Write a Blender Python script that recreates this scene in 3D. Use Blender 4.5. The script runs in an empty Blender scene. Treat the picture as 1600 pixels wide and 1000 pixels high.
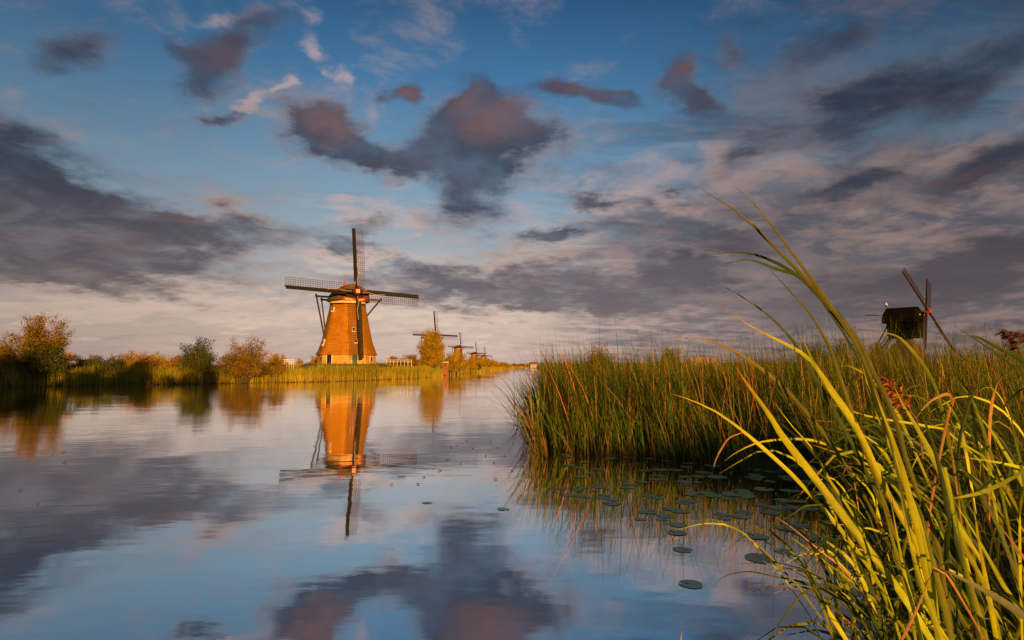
import bpy, bmesh, math, random
import numpy as np
from mathutils import Vector, Matrix
from mathutils.geometry import tessellate_polygon

R = math.radians
sc = bpy.context.scene
col = sc.collection
rng = np.random.default_rng(7)
random.seed(7)

# ------------------------------------------------------------------ camera
EYE = 2.5
PITCH = R(4.57)
F = 889.0
cam_d = bpy.data.cameras.new('camera')
cam = bpy.data.objects.new('camera', cam_d)
col.objects.link(cam)
cam.location = (0, 0, EYE)
cam.rotation_euler = (math.pi / 2 + PITCH, 0, 0)
cam_d.sensor_width = 36
cam_d.lens = 36 * F / 1600
cam_d.clip_start = 0.05
cam_d.clip_end = 20000
sc.camera = cam


def P(px, py, Y):
    """point of the place seen at photo pixel (px, py), Y metres ahead"""
    dx, dz = (px - 800) / F, -(py - 500) / F
    y = math.cos(PITCH) - dz * math.sin(PITCH)
    z = math.sin(PITCH) + dz * math.cos(PITCH)
    return Vector((dx / y * Y, Y, EYE + z / y * Y))


def G(px, py, z=0.0):
    """ground / water point under a photo pixel"""
    dz = -(py - 500) / F
    y = math.cos(PITCH) - dz * math.sin(PITCH)
    zz = math.sin(PITCH) + dz * math.cos(PITCH)
    Y = (z - EYE) / (zz / y)
    return P(px, py, Y)


# ------------------------------------------------------------------ light
SUN_EL, SUN_AZ = R(6.5), R(20)          # behind the camera, to its right
sdir = Vector((math.sin(SUN_AZ) * math.cos(SUN_EL), -math.cos(SUN_AZ) * math.cos(SUN_EL), math.sin(SUN_EL)))
sun_d = bpy.data.lights.new('sun', 'SUN')
sun = bpy.data.objects.new('sun', sun_d)
col.objects.link(sun)
sun_d.energy = 5.0
sun_d.angle = R(0.6)
sun_d.color = (1.0, 0.475, 0.11)
sun.rotation_euler = sdir.to_track_quat('Z', 'Y').to_euler()

sc.view_settings.view_transform = 'Standard'
sc.view_settings.look = 'None'
sc.view_settings.exposure = 0.58
sc.view_settings.gamma = 1.0
sc.view_settings.use_curve_mapping = False
sc.cycles.use_denoising = True
sc.cycles.max_bounces = 6
sc.cycles.transparent_max_bounces = 8
sc.cycles.caustics_reflective = False
sc.cycles.caustics_refractive = False


# ------------------------------------------------------------------ node helper
class NT:
    def __init__(s, tree):
        s.t = tree
        s.n = tree.nodes
        s.l = tree.links

    def new(s, typ, **kw):
        n = s.n.new(typ)
        for k, v in kw.items():
            setattr(n, k, v)
        return n

    def put(s, sock, v):
        if v is None:
            return
        if hasattr(v, 'is_output') or isinstance(v, bpy.types.NodeSocket):
            s.l.new(v, sock)
        else:
            if isinstance(v, (tuple, list)) and len(v) == 3 and sock.type == 'RGBA':
                v = (*v, 1)
            sock.default_value = v

    def m(s, op, a, b=None, c=None, clamp=False):
        n = s.new('ShaderNodeMath', operation=op, use_clamp=clamp)
        s.put(n.inputs[0], a)
        s.put(n.inputs[1], b)
        s.put(n.inputs[2], c)
        return n.outputs[0]

    def v(s, op, a, b=None, c=None):
        n = s.new('ShaderNodeVectorMath', operation=op)
        s.put(n.inputs[0], a)
        if op == 'SCALE':
            s.put(n.inputs['Scale'], b)
        else:
            s.put(n.inputs[1], b)
        if c is not None:
            s.put(n.inputs[2], c)
        return n.outputs['Value'] if op in ('LENGTH', 'DOT_PRODUCT', 'DISTANCE') else n.outputs[0]

    def mix(s, f, a, b, mode='MIX'):
        n = s.new('ShaderNodeMix', data_type='RGBA', blend_type=mode)
        s.put(n.inputs[0], f)
        s.put(n.inputs[6], a)
        s.put(n.inputs[7], b)
        return n.outputs[2]

    def noise(s, vec, scale, detail=4, rough=.55, dist=0.0, lac=2.0):
        n = s.new('ShaderNodeTexNoise')
        s.put(n.inputs['Vector'], vec)
        n.inputs['Scale'].default_value = scale
        n.inputs['Detail'].default_value = detail
        n.inputs['Roughness'].default_value = rough
        n.inputs['Distortion'].default_value = dist
        n.inputs['Lacunarity'].default_value = lac
        return n

    def mr(s, v, a, b, c=0.0, d=1.0, smooth=True):
        n = s.new('ShaderNodeMapRange', interpolation_type='SMOOTHSTEP' if smooth else 'LINEAR')
        s.put(n.inputs[0], v)
        for i, x in enumerate((a, b, c, d)):
            s.put(n.inputs[1 + i], x)
        return n.outputs[0]

    def ramp(s, f, stops):
        n = s.new('ShaderNodeValToRGB')
        s.put(n.inputs[0], f)
        cr = n.color_ramp
        while len(cr.elements) < len(stops):
            cr.elements.new(0.5)
        for e, (p, c) in zip(cr.elements, stops):
            e.position = p
            e.color = (*c, 1)
        return n.outputs[0]

    def mapping(s, vec, loc=(0, 0, 0), rot=(0, 0, 0), scale=(1, 1, 1), kind='POINT'):
        n = s.new('ShaderNodeMapping', vector_type=kind)
        s.put(n.inputs['Vector'], vec)
        n.inputs['Location'].default_value = loc
        n.inputs['Rotation'].default_value = rot
        n.inputs['Scale'].default_value = scale
        return n.outputs[0]


def lin(r, g, b):
    f = lambda c: (c / 255 / 12.92) if c <= 10 else ((c / 255 + .055) / 1.055) ** 2.4
    return (f(r), f(g), f(b))


# ------------------------------------------------------------------ sky
world = bpy.data.worlds.new('World')
sc.world = world
world.use_nodes = True
world.node_tree.nodes.clear()
W = NT(world.node_tree)
tc = W.new('ShaderNodeTexCoord')
d = tc.outputs['Generated']
sep = W.new('ShaderNodeSeparateXYZ')
W.put(sep.inputs[0], d)
dx_, dy_, dz_ = sep.outputs
zc = W.m('MAXIMUM', dz_, 0.0)
# direction on a cloud deck far overhead, flattening towards the horizon
den = W.m('ADD', zc, 0.17)
comb = W.new('ShaderNodeCombineXYZ')
W.put(comb.inputs[0], W.m('DIVIDE', dx_, den))
W.put(comb.inputs[1], W.m('DIVIDE', dy_, den))
deck = comb.outputs[0]
# bearing / elevation of the view ray, ahead of the river
yc = W.m('MAXIMUM', dy_, 0.02)
comb2 = W.new('ShaderNodeCombineXYZ')
W.put(comb2.inputs[0], W.m('DIVIDE', dx_, yc))
W.put(comb2.inputs[1], W.m('DIVIDE', zc, yc))
bear = comb2.outputs[0]
# warp so that cloud outlines break up
w1 = W.noise(deck, 2.2, 6, .62)
w2 = W.noise(deck, 9.0, 5, .6)
warp = W.v('ADD', W.v('SCALE', W.v('SUBTRACT', w1.outputs['Color'], (.5, .5, .5)), .22),
           W.v('SCALE', W.v('SUBTRACT', w2.outputs['Color'], (.5, .5, .5)), .07))
bw = W.v('ADD', bear, W.v('MULTIPLY', warp, (1, .75, 0)))


def bpos(px, py):
    q = P(px, py, 1.0)
    return (q.x, q.z - EYE)


def blob_sum(lst, src):
    tot = None
    for (px, py, rx, ry, rot, wt) in lst:
        c = bpos(px, py)
        # (each patch waits for the one before it, which keeps the shader's memory small)
        sv = src if tot is None else W.v('MULTIPLY_ADD', tot, (0, 0, 1), src)
        mp = W.mapping(sv, (c[0], c[1], 0), (0, 0, R(rot)), (rx / F, ry / F, 1e6), 'TEXTURE')
        g = W.mr(W.v('LENGTH', mp), 1.0, 0.0, 0.0, wt)
        tot = g if tot is None else W.m('ADD', tot, g)
    return tot


# rot: counter-clockwise degrees; sizes in pixels of the 1600 px photograph
DARK = [
    (515, 200, 110, 62, -30, 1.15), (610, 240, 115, 52, -15, .95), (700, 215, 105, 90, 0, .9), (765, 200, 130, 115, 0, 1.15),
    (735, 300, 110, 100, 10, .9), (745, 100, 50, 60, 0, .4), (835, 235, 75, 65, 0, .7), (740, 130, 60, 60, 0, .75), (615, 133, 46, 32, -20, 1.0),
    (885, 140, 75, 38, -15, .95), (960, 160, 70, 28, -15, .75), (1050, 115, 65, 62, 0, 1.05), (1095, 150, 62, 38, -10, .9), (1140, 65, 50, 40, 0, .5),
    (370, 65, 110, 48, 25, .8), (330, 110, 90, 55, -10, .7), (355, 178, 55, 24, 0, .75), (280, 70, 55, 28, -20, .5), (110, 70, 110, 48, 10, .75),
    (430, 20, 80, 30, 0, .5),
    (-20, 320, 330, 160, -14, 1.12), (150, 335, 340, 85, -13, .9), (60, 400, 380, 80, -5, .75), (350, 360, 280, 60, -4, .6), (240, 430, 320, 50, -4, .45), (30, 235, 130, 60, -20, .45),
    (570, 340, 60, 30, 0, .55), (560, 385, 110, 24, -8, .6), (850, 372, 90, 26, 0, .95), (1070, 425, 130, 42, 0, .7), (700, 440, 330, 50, 0, .55),
    (1400, 460, 420, 80, 8, .75), (1100, 400, 420, 110, 0, .42), (800, 455, 380, 60, 0, .45), (1350, 300, 380, 70, 8, .35), (1250, 130, 420, 140, 25, .30), (1560, 400, 170, 70, 20, .85), (925, 300, 60, 24, -10, .75), (1055, 295, 28, 20, 0, .6), (1000, 305, 50, 20, 0, .5),
    (1520, 110, 300, 85, 28, .75), (1330, 165, 160, 50, 30, .65), (1560, 250, 200, 70, 25, .95), (1290, 60, 130, 60, 20, .5), (1180, 230, 120, 40, 25, .45),
    (1330, 270, 160, 36, 12, .6), (1130, 360, 170, 40, -4, .5), (950, 360, 130, 34, 0, .3), (760, 395, 120, 30, 0, .25), (950, 470, 300, 40, 0, .55),
]
LIGHT = [
    (400, 150, 55, 20, 15, 1.0), (455, 132, 22, 14, 20, .9), (490, 70, 42, 30, -30, .8), (530, 110, 34, 16, -40, .7), (365, 25, 70, 26, 10, .6), (500, 20, 30, 26, 0, .4),
    (560, 320, 160, 26, -3, .8), (640, 345, 110, 24, -4, .7), (800, 60, 60, 60, 0, .4), (350, 330, 170, 26, -5, .55),
    (1000, 265, 170, 40, 8, .8), (1120, 225, 46, 40, 0, .8), (1130, 255, 36, 18, 0, .8), (1220, 270, 120, 26, 8, .75), (1420, 300, 300, 30, 8, .85), (1400, 235, 120, 30, 10, .5),
    (1360, 330, 260, 60, 6, .6), (1130, 310, 260, 60, 0, .55), (950, 345, 230, 50, 0, .55), (940, 400, 100, 26, 0, .8), (1170, 440, 120, 18, 5, .7), (830, 410, 220, 34, 0, .5),
    (120, 445, 360, 36, -2, 1.2), (300, 485, 460, 34, 0, 1.15), (120, 490, 300, 24, 0, .6), (760, 400, 180, 30, 4, .6), (690, 500, 360, 30, 0, .95), (560, 405, 130, 18, 0, .7), (470, 400, 200, 30, 0, .4),
    (1250, 520, 420, 28, 0, .5), (560, 540, 700, 24, 0, .35), (1330, 395, 180, 24, 6, .4), (60, 415, 200, 22, -6, .5),
]
RED = [(780, 185, 110, 75, 0, 1.0), (735, 130, 50, 60, 0, .7), (520, 190, 85, 40, -25, 1.0), (1055, 105, 70, 60, 0, .85), (615, 133, 45, 30, -20, .9), (900, 140, 80, 34, -15, .6),
       (350, 80, 90, 50, 20, .5), (130, 385, 220, 26, -8, .5), (330, 345, 180, 22, -4, .6), (1420, 290, 260, 26, 8, .8), (1330, 350, 240, 40, 6, .5), (830, 420, 160, 26, 0, .4)]
ahead = W.mr(dy_, 0.0, 0.25)
dm = W.m('MULTIPLY', blob_sum(DARK, bw), ahead)
lm = W.m('MULTIPLY', blob_sum(LIGHT, bw), ahead)
# streaks drawn out by the wind across the deck
st = W.mapping(deck, (0, 0, 0), (0, 0, R(-28)), (.35, 1.25, 1))
n_st = W.noise(st, 2.6, 8, .66, .25).outputs['Fac']
n_md = W.noise(deck, 1.7, 8, .62, .35).outputs['Fac']
deck_s = W.v('ADD', deck, (sdir.x * .07, sdir.y * .07, 0))
n_md2 = W.noise(deck_s, 1.7, 8, .62, .35).outputs['Fac']
n_lo = W.noise(W.v('ADD', deck, (3.1, 1.7, 0)), 2.0, 3, .5).outputs['Fac']
n_fi = W.noise(deck, 4.2, 8, .62, .45).outputs['Fac']
relief = W.m('SUBTRACT', n_md, n_md2)
# clear air
el = W.m('ARCSINE', zc)
elf = W.m('DIVIDE', el, math.pi / 2)
sky = W.new('ShaderNodeTexSky', sky_type='NISHITA')
sky.sun_disc = False
sky.sun_elevation = SUN_EL
sky.sun_rotation = math.pi - SUN_AZ
sky.air_density = 1.2
sky.dust_density = 1.5
sky.ozone_density = 2.0
grad = W.ramp(elf, [(0.0, lin(200, 174, 164)), (.045, lin(204, 180, 168)), (.10, lin(176, 170, 170)), (.165, lin(134, 156, 174)),
                    (.23, lin(100, 138, 168)), (.30, lin(62, 112, 154)), (.38, lin(28, 76, 118)), (.7, lin(14, 44, 80))])
sunward = W.mr(W.v('DOT_PRODUCT', d, tuple(sdir)), .0, .95, .15, .85)
air = W.mix(sunward, W.v('SCALE', grad, 10.0), W.v('SCALE', sky.outputs[0], .9))
# colour of cloud: grey violet body, maroon where the low sun grazes the side, cool base
body_lo = W.mix(W.mr(zc, .02, .30), tuple(10 * c for c in lin(108, 99, 103)), tuple(10 * c for c in lin(57, 63, 79)))
body_hi = W.mix(W.mr(zc, .02, .30), tuple(10 * c for c in lin(142, 122, 118)), tuple(10 * c for c in lin(106, 80, 82)))
# the undersides nearest the zenith side still catch red light; the rest has gone grey
warm = W.m('MULTIPLY', blob_sum(RED, bw), ahead)
body = W.mix(W.m('MULTIPLY', W.m('ADD', warm, W.mr(n_lo, .45, .75, 0, .30)), W.mr(n_fi, .25, .6, .6, 1.0), clamp=True), body_lo, body_hi)
pale = W.mix(W.mr(zc, .0, .35), tuple(10 * c for c in lin(222, 196, 174)), tuple(10 * c for c in lin(176, 156, 156)))
dens_l = W.m('ADD', W.m('MULTIPLY', lm, .56), W.m('ADD', W.m('MULTIPLY', n_st, .8), W.m('MULTIPLY', n_fi, 1.6)))
al = W.mr(dens_l, 1.16, 1.82)
dens_d = W.m('ADD', W.m('MULTIPLY', dm, 1.12), W.m('ADD', W.m('MULTIPLY', n_md, .70), W.m('MULTIPLY', n_fi, .85)))
ad = W.mr(dens_d, .70, 1.72)
wx_n = W.noise(W.mapping(deck, rot=(0, 0, R(-35)), scale=(.30, 1.0, 1)), 3.4, 9, .68, .5).outputs['Fac']
c1 = W.mix(W.m('MULTIPLY', al, .88), air, pale)
# a broken sheet of mauve cloud over the right-hand half of the view
brg = W.m('ARCTAN2', dx_, dy_)
high = W.m('MULTIPLY', W.mr(wx_n, .44, .64), W.mr(brg, R(0), R(22), .0, .62))
c1 = W.mix(high, c1, tuple(10 * c for c in lin(52, 72, 98)))
sheet = W.m('MULTIPLY', W.mr(brg, R(-8), R(24)), W.mr(W.m('ADD', zc, W.m('MULTIPLY', n_lo, .12)), .46, .28))
a_sh = W.mr(W.m('ADD', W.m('MULTIPLY', sheet, .46), wx_n), .52, .92)
sh_col = W.mix(W.mr(n_fi, .40, .64), tuple(10 * c for c in lin(96, 94, 104)), tuple(10 * c for c in lin(176, 148, 140)))
c1 = W.mix(W.m('MULTIPLY', a_sh, .78), c1, sh_col)
haze_low = W.m('MULTIPLY', W.mr(zc, .26, .05), .20)
c1 = W.mix(W.m('MULTIPLY', W.mr(n_st, .38, .62), haze_low), c1, tuple(10 * c for c in lin(140, 126, 128)))
wisps = W.mr(n_fi, .30, .62, .72, 1.0)
adw = W.m('MULTIPLY', W.m('MULTIPLY', ad, wisps), .95)
c2 = W.mix(adw, c1, body)
rim = W.m('MULTIPLY', W.m('MULTIPLY', ad, W.m('SUBTRACT', 1.0, ad)), W.mr(n_md2, .44, .62, 0.0, .8))
c2 = W.mix(rim, c2, tuple(10 * c for c in lin(186, 160, 150)))
veil = W.m('ADD', W.m('MULTIPLY', W.mr(brg, R(0), R(42)), .76), W.m('MULTIPLY', W.mr(brg, R(-10), R(-44)), .50))
c3 = W.mix(veil, c2, W.v('MULTIPLY', c2, (.42, .42, .44)))
# ground side of the dome
below = W.mr(dz_, -.06, -.005)
c4 = W.mix(below, (.5, .45, .4), c3)
bg = W.new('ShaderNodeBackground')
W.put(bg.inputs[0], c4)
bg.inputs[1].default_value = 0.078
wo = W.new('ShaderNodeOutputWorld')
W.l.new(bg.outputs[0], wo.inputs[0])
world.cycles.sampling_method = 'MANUAL'
world.cycles.sample_map_resolution = 512


# ------------------------------------------------------------------ materials
def mat(name, color, rough=.85, noise=None, bump=None, metal=0.0, spec=.3, coords='Object'):
    """noise: (scale, colour b, detail) mixes towards a second colour; bump: (scale, distance)"""
    m = bpy.data.materials.new(name)
    m.use_nodes = True
    t = NT(m.node_tree)
    b = m.node_tree.nodes['Principled BSDF']
    b.inputs['Roughness'].default_value = rough
    b.inputs['Metallic'].default_value = metal
    b.inputs['Specular IOR Level'].default_value = spec
    b.inputs['Base Color'].default_value = (*color, 1)
    c = t.new('ShaderNodeTexCoord').outputs[coords]
    if noise:
        nf = t.noise(c, noise[0], noise[2] if len(noise) > 2 else 6, .65).outputs['Fac']
        t.put(b.inputs['Base Color'], t.mix(t.mr(nf, .34, .66), color, noise[1]))
    if bump:
        bn = t.new('ShaderNodeBump')
        bn.inputs['Strength'].default_value = .7
        bn.inputs['Distance'].default_value = bump[1]
        t.put(bn.inputs['Height'], t.noise(c, bump[0], 5, .6).outputs['Fac'])
        t.put(b.inputs['Normal'], bn.outputs[0])
    return m


def leaf_mat(name, trans=.35, gloss=.02, rough=.5, vein=0.0):
    m = bpy.data.materials.new(name)
    m.use_nodes = True
    m.node_tree.nodes.clear()
    t = NT(m.node_tree)
    at = t.new('ShaderNodeAttribute', attribute_name='Col')
    c = at.outputs['Color']
    tc_ = t.new('ShaderNodeTexCoord')
    nf = t.noise(tc_.outputs['Object'], 9.0, 4, .6).outputs['Fac']
    c = t.mix(t.mr(nf, .3, .7), t.v('SCALE', c, .78), t.v('SCALE', c, 1.18))
    norm = None
    if vein:
        uv = t.mapping(tc_.outputs['UV'], scale=(9, .6, 1))
        wv = t.noise(uv, 7.0, 3, .6).outputs['Fac']
        c = t.mix(t.mr(wv, .35, .65), t.v('SCALE', c, .80), t.v('SCALE', c, 1.12))
        bn = t.new('ShaderNodeBump')
        bn.inputs['Strength'].default_value = vein
        bn.inputs['Distance'].default_value = .002
        t.put(bn.inputs['Height'], wv)
        norm = bn.outputs[0]
    di = t.new('ShaderNodeBsdfDiffuse')
    t.put(di.inputs[0], c)
    tr = t.new('ShaderNodeBsdfTranslucent')
    t.put(tr.inputs[0], t.v('MULTIPLY', c, (1.25, 1.1, .4)))
    gl = t.new('ShaderNodeBsdfGlossy')
    gl.inputs['Roughness'].default_value = rough
    gl.inputs[0].default_value = (.8, .8, .7, 1)
    if norm is not None:
        t.put(di.inputs['Normal'], norm)
        t.put(gl.inputs['Normal'], norm)
    m1 = t.new('ShaderNodeMixShader')
    m1.inputs[0].default_value = trans
    t.l.new(di.outputs[0], m1.inputs[1])
    t.l.new(tr.outputs[0], m1.inputs[2])
    m2 = t.new('ShaderNodeMixShader')
    m2.inputs[0].default_value = gloss
    t.l.new(m1.outputs[0], m2.inputs[1])
    t.l.new(gl.outputs[0], m2.inputs[2])
    o = t.new('ShaderNodeOutputMaterial')
    t.l.new(m2.outputs[0], o.inputs[0])
    return m


M_REED = leaf_mat('reed_leaf', .28, .012)
M_BUSH = leaf_mat('bush_leaf', .28, .01, .5)
M_BLADE = leaf_mat('broad_reed_leaf', .32, .025, .45, vein=.5)
M_BARK = mat('bark', (.10, .075, .05), .95, (6, (.05, .04, .03)), (20, .02))
M_SOIL = mat('marsh_soil', (.045, .04, .022), .95, (1.5, (.06, .065, .025)), (5, .05))
M_MEADOW = mat('meadow_turf', (.075, .085, .022), .95, (.35, (.12, .10, .035)), (3, .06))
M_MARSH = mat('marsh_turf', (.045, .06, .018), .95, (.5, (.075, .07, .026)), (3, .06))


def thatch_mat(name, a, b, ringed=True):
    m = bpy.data.materials.new(name)
    m.use_nodes = True
    t = NT(m.node_tree)
    bs = m.node_tree.nodes['Principled BSDF']
    bs.inputs['Roughness'].default_value = .95
    bs.inputs['Specular IOR Level'].default_value = .1
    c = t.new('ShaderNodeTexCoord').outputs['Object']
    n1 = t.noise(c, .7, 6, .65).outputs['Fac']
    fine = t.noise(t.mapping(c, scale=(7, 7, 1.3)), 3.0, 5, .7).outputs['Fac']
    rows = t.noise(t.mapping(c, scale=(.25, .25, 3.2)), 1.6, 3, .6).outputs['Fac']
    cc = t.mix(t.mr(n1, .3, .7), a, b)
    cc = t.mix(t.mr(rows, .40, .62), t.v('SCALE', cc, .82), cc)
    cc = t.mix(t.mr(fine, .3, .7), t.v('SCALE', cc, .68), t.v('SCALE', cc, 1.15))
    t.put(bs.inputs['Base Color'], cc)
    bn = t.new('ShaderNodeBump')
    bn.inputs['Strength'].default_value = .8
    bn.inputs['Distance'].default_value = .06
    t.put(bn.inputs['Height'], t.m('ADD', fine, rows))
    t.put(bs.inputs['Normal'], bn.outputs[0])
    return m


M_THATCH = thatch_mat('tower_thatch', (.48, .215, .018), (.37, .155, .013))
M_CAPTHATCH = thatch_mat('cap_thatch', (.17, .105, .05), (.10, .065, .035))


def brick_mat():
    m = bpy.data.materials.new('ochre_brickwork')
    m.use_nodes = True
    t = NT(m.node_tree)
    bs = m.node_tree.nodes['Principled BSDF']
    bs.inputs['Roughness'].default_value = .9
    uv = t.new('ShaderNodeTexCoord').outputs['UV']
    br = t.new('ShaderNodeTexBrick')
    t.put(br.inputs['Vector'], uv)
    br.inputs['Color1'].default_value = (.60, .30, .04, 1)
    br.inputs['Color2'].default_value = (.54, .27, .045, 1)
    br.inputs['Mortar'].default_value = (.60, .40, .16, 1)
    br.inputs['Scale'].default_value = 1.0
    br.inputs['Mortar Size'].default_value = .008
    br.inputs['Brick Width'].default_value = .22
    br.inputs['Row Height'].default_value = .065
    n = t.noise(t.new('ShaderNodeTexCoord').outputs['Object'], 1.2, 5, .7).outputs['Fac']
    t.put(bs.inputs['Base Color'], t.mix(t.mr(n, .3, .7), t.v('SCALE', br.outputs[0], .8), t.v('SCALE', br.outputs[0], 1.1)))
    return m


M_BRICK = brick_mat()
M_TAR = mat('tarred_wood', (.010, .008, .007), .7, (4, (.020, .014, .010)), (12, .01))
M_LATH = mat('sail_lath', (.10, .05, .03), .8, (5, (.11, .055, .035)))
M_SPAR = mat('tail_timber', (.055, .04, .028), .8, (5, (.09, .06, .04)))
M_WHITE = mat('white_paint', (.78, .74, .66), .6, (4, (.62, .57, .48)))
M_CREAM = mat('cream_paint', (.78, .58, .20), .6, (5, (.66, .50, .28)))
M_RED = mat('red_paint', (.62, .05, .03), .5, (6, (.42, .04, .03)))
M_GREEN = mat('green_paint', (.035, .10, .05), .55, (5, (.06, .12, .06)))
M_ROPE = mat('hemp_rope', (.45, .32, .18), .9)
M_DARKHOLE = mat('dark_interior', (.012, .010, .010), .9)
M_TARBOARD = mat('black_weatherboard', (.006, .005, .005), .95, (3, (.011, .009, .008)), (9, .01), spec=.04)
M_TIMBER = mat('grey_timber', (.22, .15, .09), .85, (4, (.13, .09, .06)), (10, .01))
M_PANE = mat('window_glass', (.03, .035, .045), .08, spec=.6)
M_ROOFPALE = mat('pale_roof', (.50, .33, .22), .8, (.6, (.38, .24, .16)))
M_TILE = mat('red_roof_tile', (.34, .12, .06), .8, (.6, (.24, .09, .05)))


def water_mat():
    m = bpy.data.materials.new('river_water')
    m.use_nodes = True
    m.node_tree.nodes.clear()
    t = NT(m.node_tree)
    pos = t.new('ShaderNodeNewGeometry').outputs['Position']
    p2 = t.mapping(pos, scale=(1, 1, 0))
    # slow swell, and patches of short ripples where the breeze touches the water
    swell = t.noise(t.mapping(p2, rot=(0, 0, R(12)), scale=(.5, 1.0, 1)), .55, 3, .5).outputs['Fac']
    rip = t.noise(t.mapping(p2, rot=(0, 0, R(-20)), scale=(.55, 1.5, 1)), 2.1, 4, .55, .4).outputs['Fac']
    fine = t.noise(p2, 9.0, 3, .55).outputs['Fac']
    patch = t.mr(t.noise(p2, .045, 3, .5, .3).outputs['Fac'], .42, .62, .22, 1.0)
    sp = t.new('ShaderNodeSeparateXYZ')
    t.put(sp.inputs[0], pos)
    calm = t.mr(t.m('ADD', sp.outputs[1], t.m('MULTIPLY', sp.outputs[0], -.6)), 12.0, 42.0, .30, 1.0)
    h = t.m('ADD', t.m('MULTIPLY', swell, .010),
            t.m('MULTIPLY', t.m('ADD', t.m('MULTIPLY', rip, .0115), t.m('MULTIPLY', fine, .0005)), t.m('MULTIPLY', patch, calm)))
    bn = t.new('ShaderNodeBump')
    bn.inputs['Strength'].default_value = 1.0
    bn.inputs['Distance'].default_value = 1.0
    t.put(bn.inputs['Height'], h)
    gl = t.new('ShaderNodeBsdfGlossy')
    gl.inputs['Roughness'].default_value = .028
    gl.inputs[0].default_value = (1, 1, 1, 1)
    t.put(gl.inputs['Normal'], bn.outputs[0])
    di = t.new('ShaderNodeBsdfDiffuse')
    di.inputs[0].default_value = (.012, .016, .018, 1)
    lw = t.new('ShaderNodeLayerWeight')
    lw.inputs[0].default_value = .5
    fac = t.mr(lw.outputs['Facing'], .40, .97, .55, 1.0, False)
    mx = t.new('ShaderNodeMixShader')
    t.put(mx.inputs[0], fac)
    t.l.new(di.outputs[0], mx.inputs[1])
    t.l.new(gl.outputs[0], mx.inputs[2])
    o = t.new('ShaderNodeOutputMaterial')
    t.l.new(mx.outputs[0], o.inputs[0])
    return m


M_WATER = water_mat()


# ------------------------------------------------------------------ object helpers
def tag(o, label=None, cat=None, group=None, kind=None):
    if label:
        o['label'] = label
    if cat:
        o['category'] = cat
    if group:
        o['group'] = group
    if kind:
        o['kind'] = kind
    return o


def empty(name, loc=(0, 0, 0), rz=0.0, **kw):
    o = bpy.data.objects.new(name, None)
    o.empty_display_size = .3
    col.objects.link(o)
    o.location = loc
    o.rotation_euler = (0, 0, rz)
    return tag(o, **kw)


def obj(name, me, m, parent=None, smooth=False):
    o = bpy.data.objects.new(name, me)
    if m is not None and not me.materials:
        me.materials.append(m)
    if smooth:
        me.polygons.foreach_set('use_smooth', [True] * len(me.polygons))
    col.objects.link(o)
    if parent is not None:
        o.parent = parent
    return o


class MB:
    """collects simple solids into one mesh"""
    def __init__(s):
        s.v, s.f = [], []

    def add(s, vs, fs):
        k = len(s.v)
        s.v += [tuple(x) for x in vs]
        s.f += [tuple(i + k for i in f) for f in fs]
        return s

    def box(s, c, size, M=None):
        c = Vector(c)
        vs = []
        for z in (-1, 1):
            for (x, y) in ((-1, -1), (1, -1), (1, 1), (-1, 1)):
                q = Vector((x * size[0] / 2, y * size[1] / 2, z * size[2] / 2))
                if M is not None:
                    q = M @ q
                vs.append(c + q)
        return s.add(vs, [(0, 3, 2, 1), (4, 5, 6, 7), (0, 1, 5, 4), (1, 2, 6, 5), (2, 3, 7, 6), (3, 0, 4, 7)])

    def bar(s, a, b, w, h=None, up=(0, 0, 1), w2=None, h2=None):
        a, b = Vector(a), Vector(b)
        h = h or w
        w2 = w2 or w
        h2 = h2 or h
        t = (b - a).normalized()
        sd = t.cross(Vector(up))
        if sd.length < 1e-4:
            sd = t.cross(Vector((1, 0, 0)))
        sd.normalize()
        u = sd.cross(t)
        vs = []
        for p, ww, hh in ((a, w, h), (b, w2, h2)):
            for (x, y) in ((-1, -1), (1, -1), (1, 1), (-1, 1)):
                vs.append(p + sd * x * ww / 2 + u * y * hh / 2)
        return s.add(vs, [(0, 3, 2, 1), (4, 5, 6, 7), (0, 1, 5, 4), (1, 2, 6, 5), (2, 3, 7, 6), (3, 0, 4, 7)])

    def tube(s, pts, rad, n=6):
        pts = [Vector(p) for p in pts]
        rs = rad if isinstance(rad, (list, tuple)) else [rad] * len(pts)
        rings = []
        for i, p in enumerate(pts):
            t = (pts[min(i + 1, len(pts) - 1)] - pts[max(i - 1, 0)]).normalized()
            a = t.cross(Vector((.3, .2, 1))).normalized()
            b = t.cross(a)
            rings.append([p + (a * math.cos(2 * math.pi * k / n) + b * math.sin(2 * math.pi * k / n)) * rs[i] for k in range(n)])
        vs = [q for r in rings for q in r]
        fs = []
        for i in range(len(pts) - 1):
            for k in range(n):
                k2 = (k + 1) % n
                fs.append((i * n + k, i * n + k2, (i + 1) * n + k2, (i + 1) * n + k))
        fs.append(tuple(range(n - 1, -1, -1)))
        fs.append(tuple((len(pts) - 1) * n + k for k in range(n)))
        return s.add(vs, fs)

    def loft(s, rings, caps=True):
        n = len(rings[0])
        vs = [q for r in rings for q in r]
        fs = []
        for i in range(len(rings) - 1):
            for k in range(n):
                k2 = (k + 1) % n
                fs.append((i * n + k, i * n + k2, (i + 1) * n + k2, (i + 1) * n + k))
        if caps:
            fs.append(tuple(range(n - 1, -1, -1)))
            fs.append(tuple((len(rings) - 1) * n + k for k in range(n)))
        return s.add(vs, fs)

    def mesh(s, name):
        me = bpy.data.meshes.new(name)
        me.from_pydata(s.v, [], s.f)
        me.update()
        bm = bmesh.new()
        bm.from_mesh(me)
        bmesh.ops.recalc_face_normals(bm, faces=bm.faces)
        bm.to_mesh(me)
        bm.free()
        return me

    def build(s, name, m, parent=None, smooth=False):
        return obj(name, s.mesh(name), m, parent, smooth)


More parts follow.
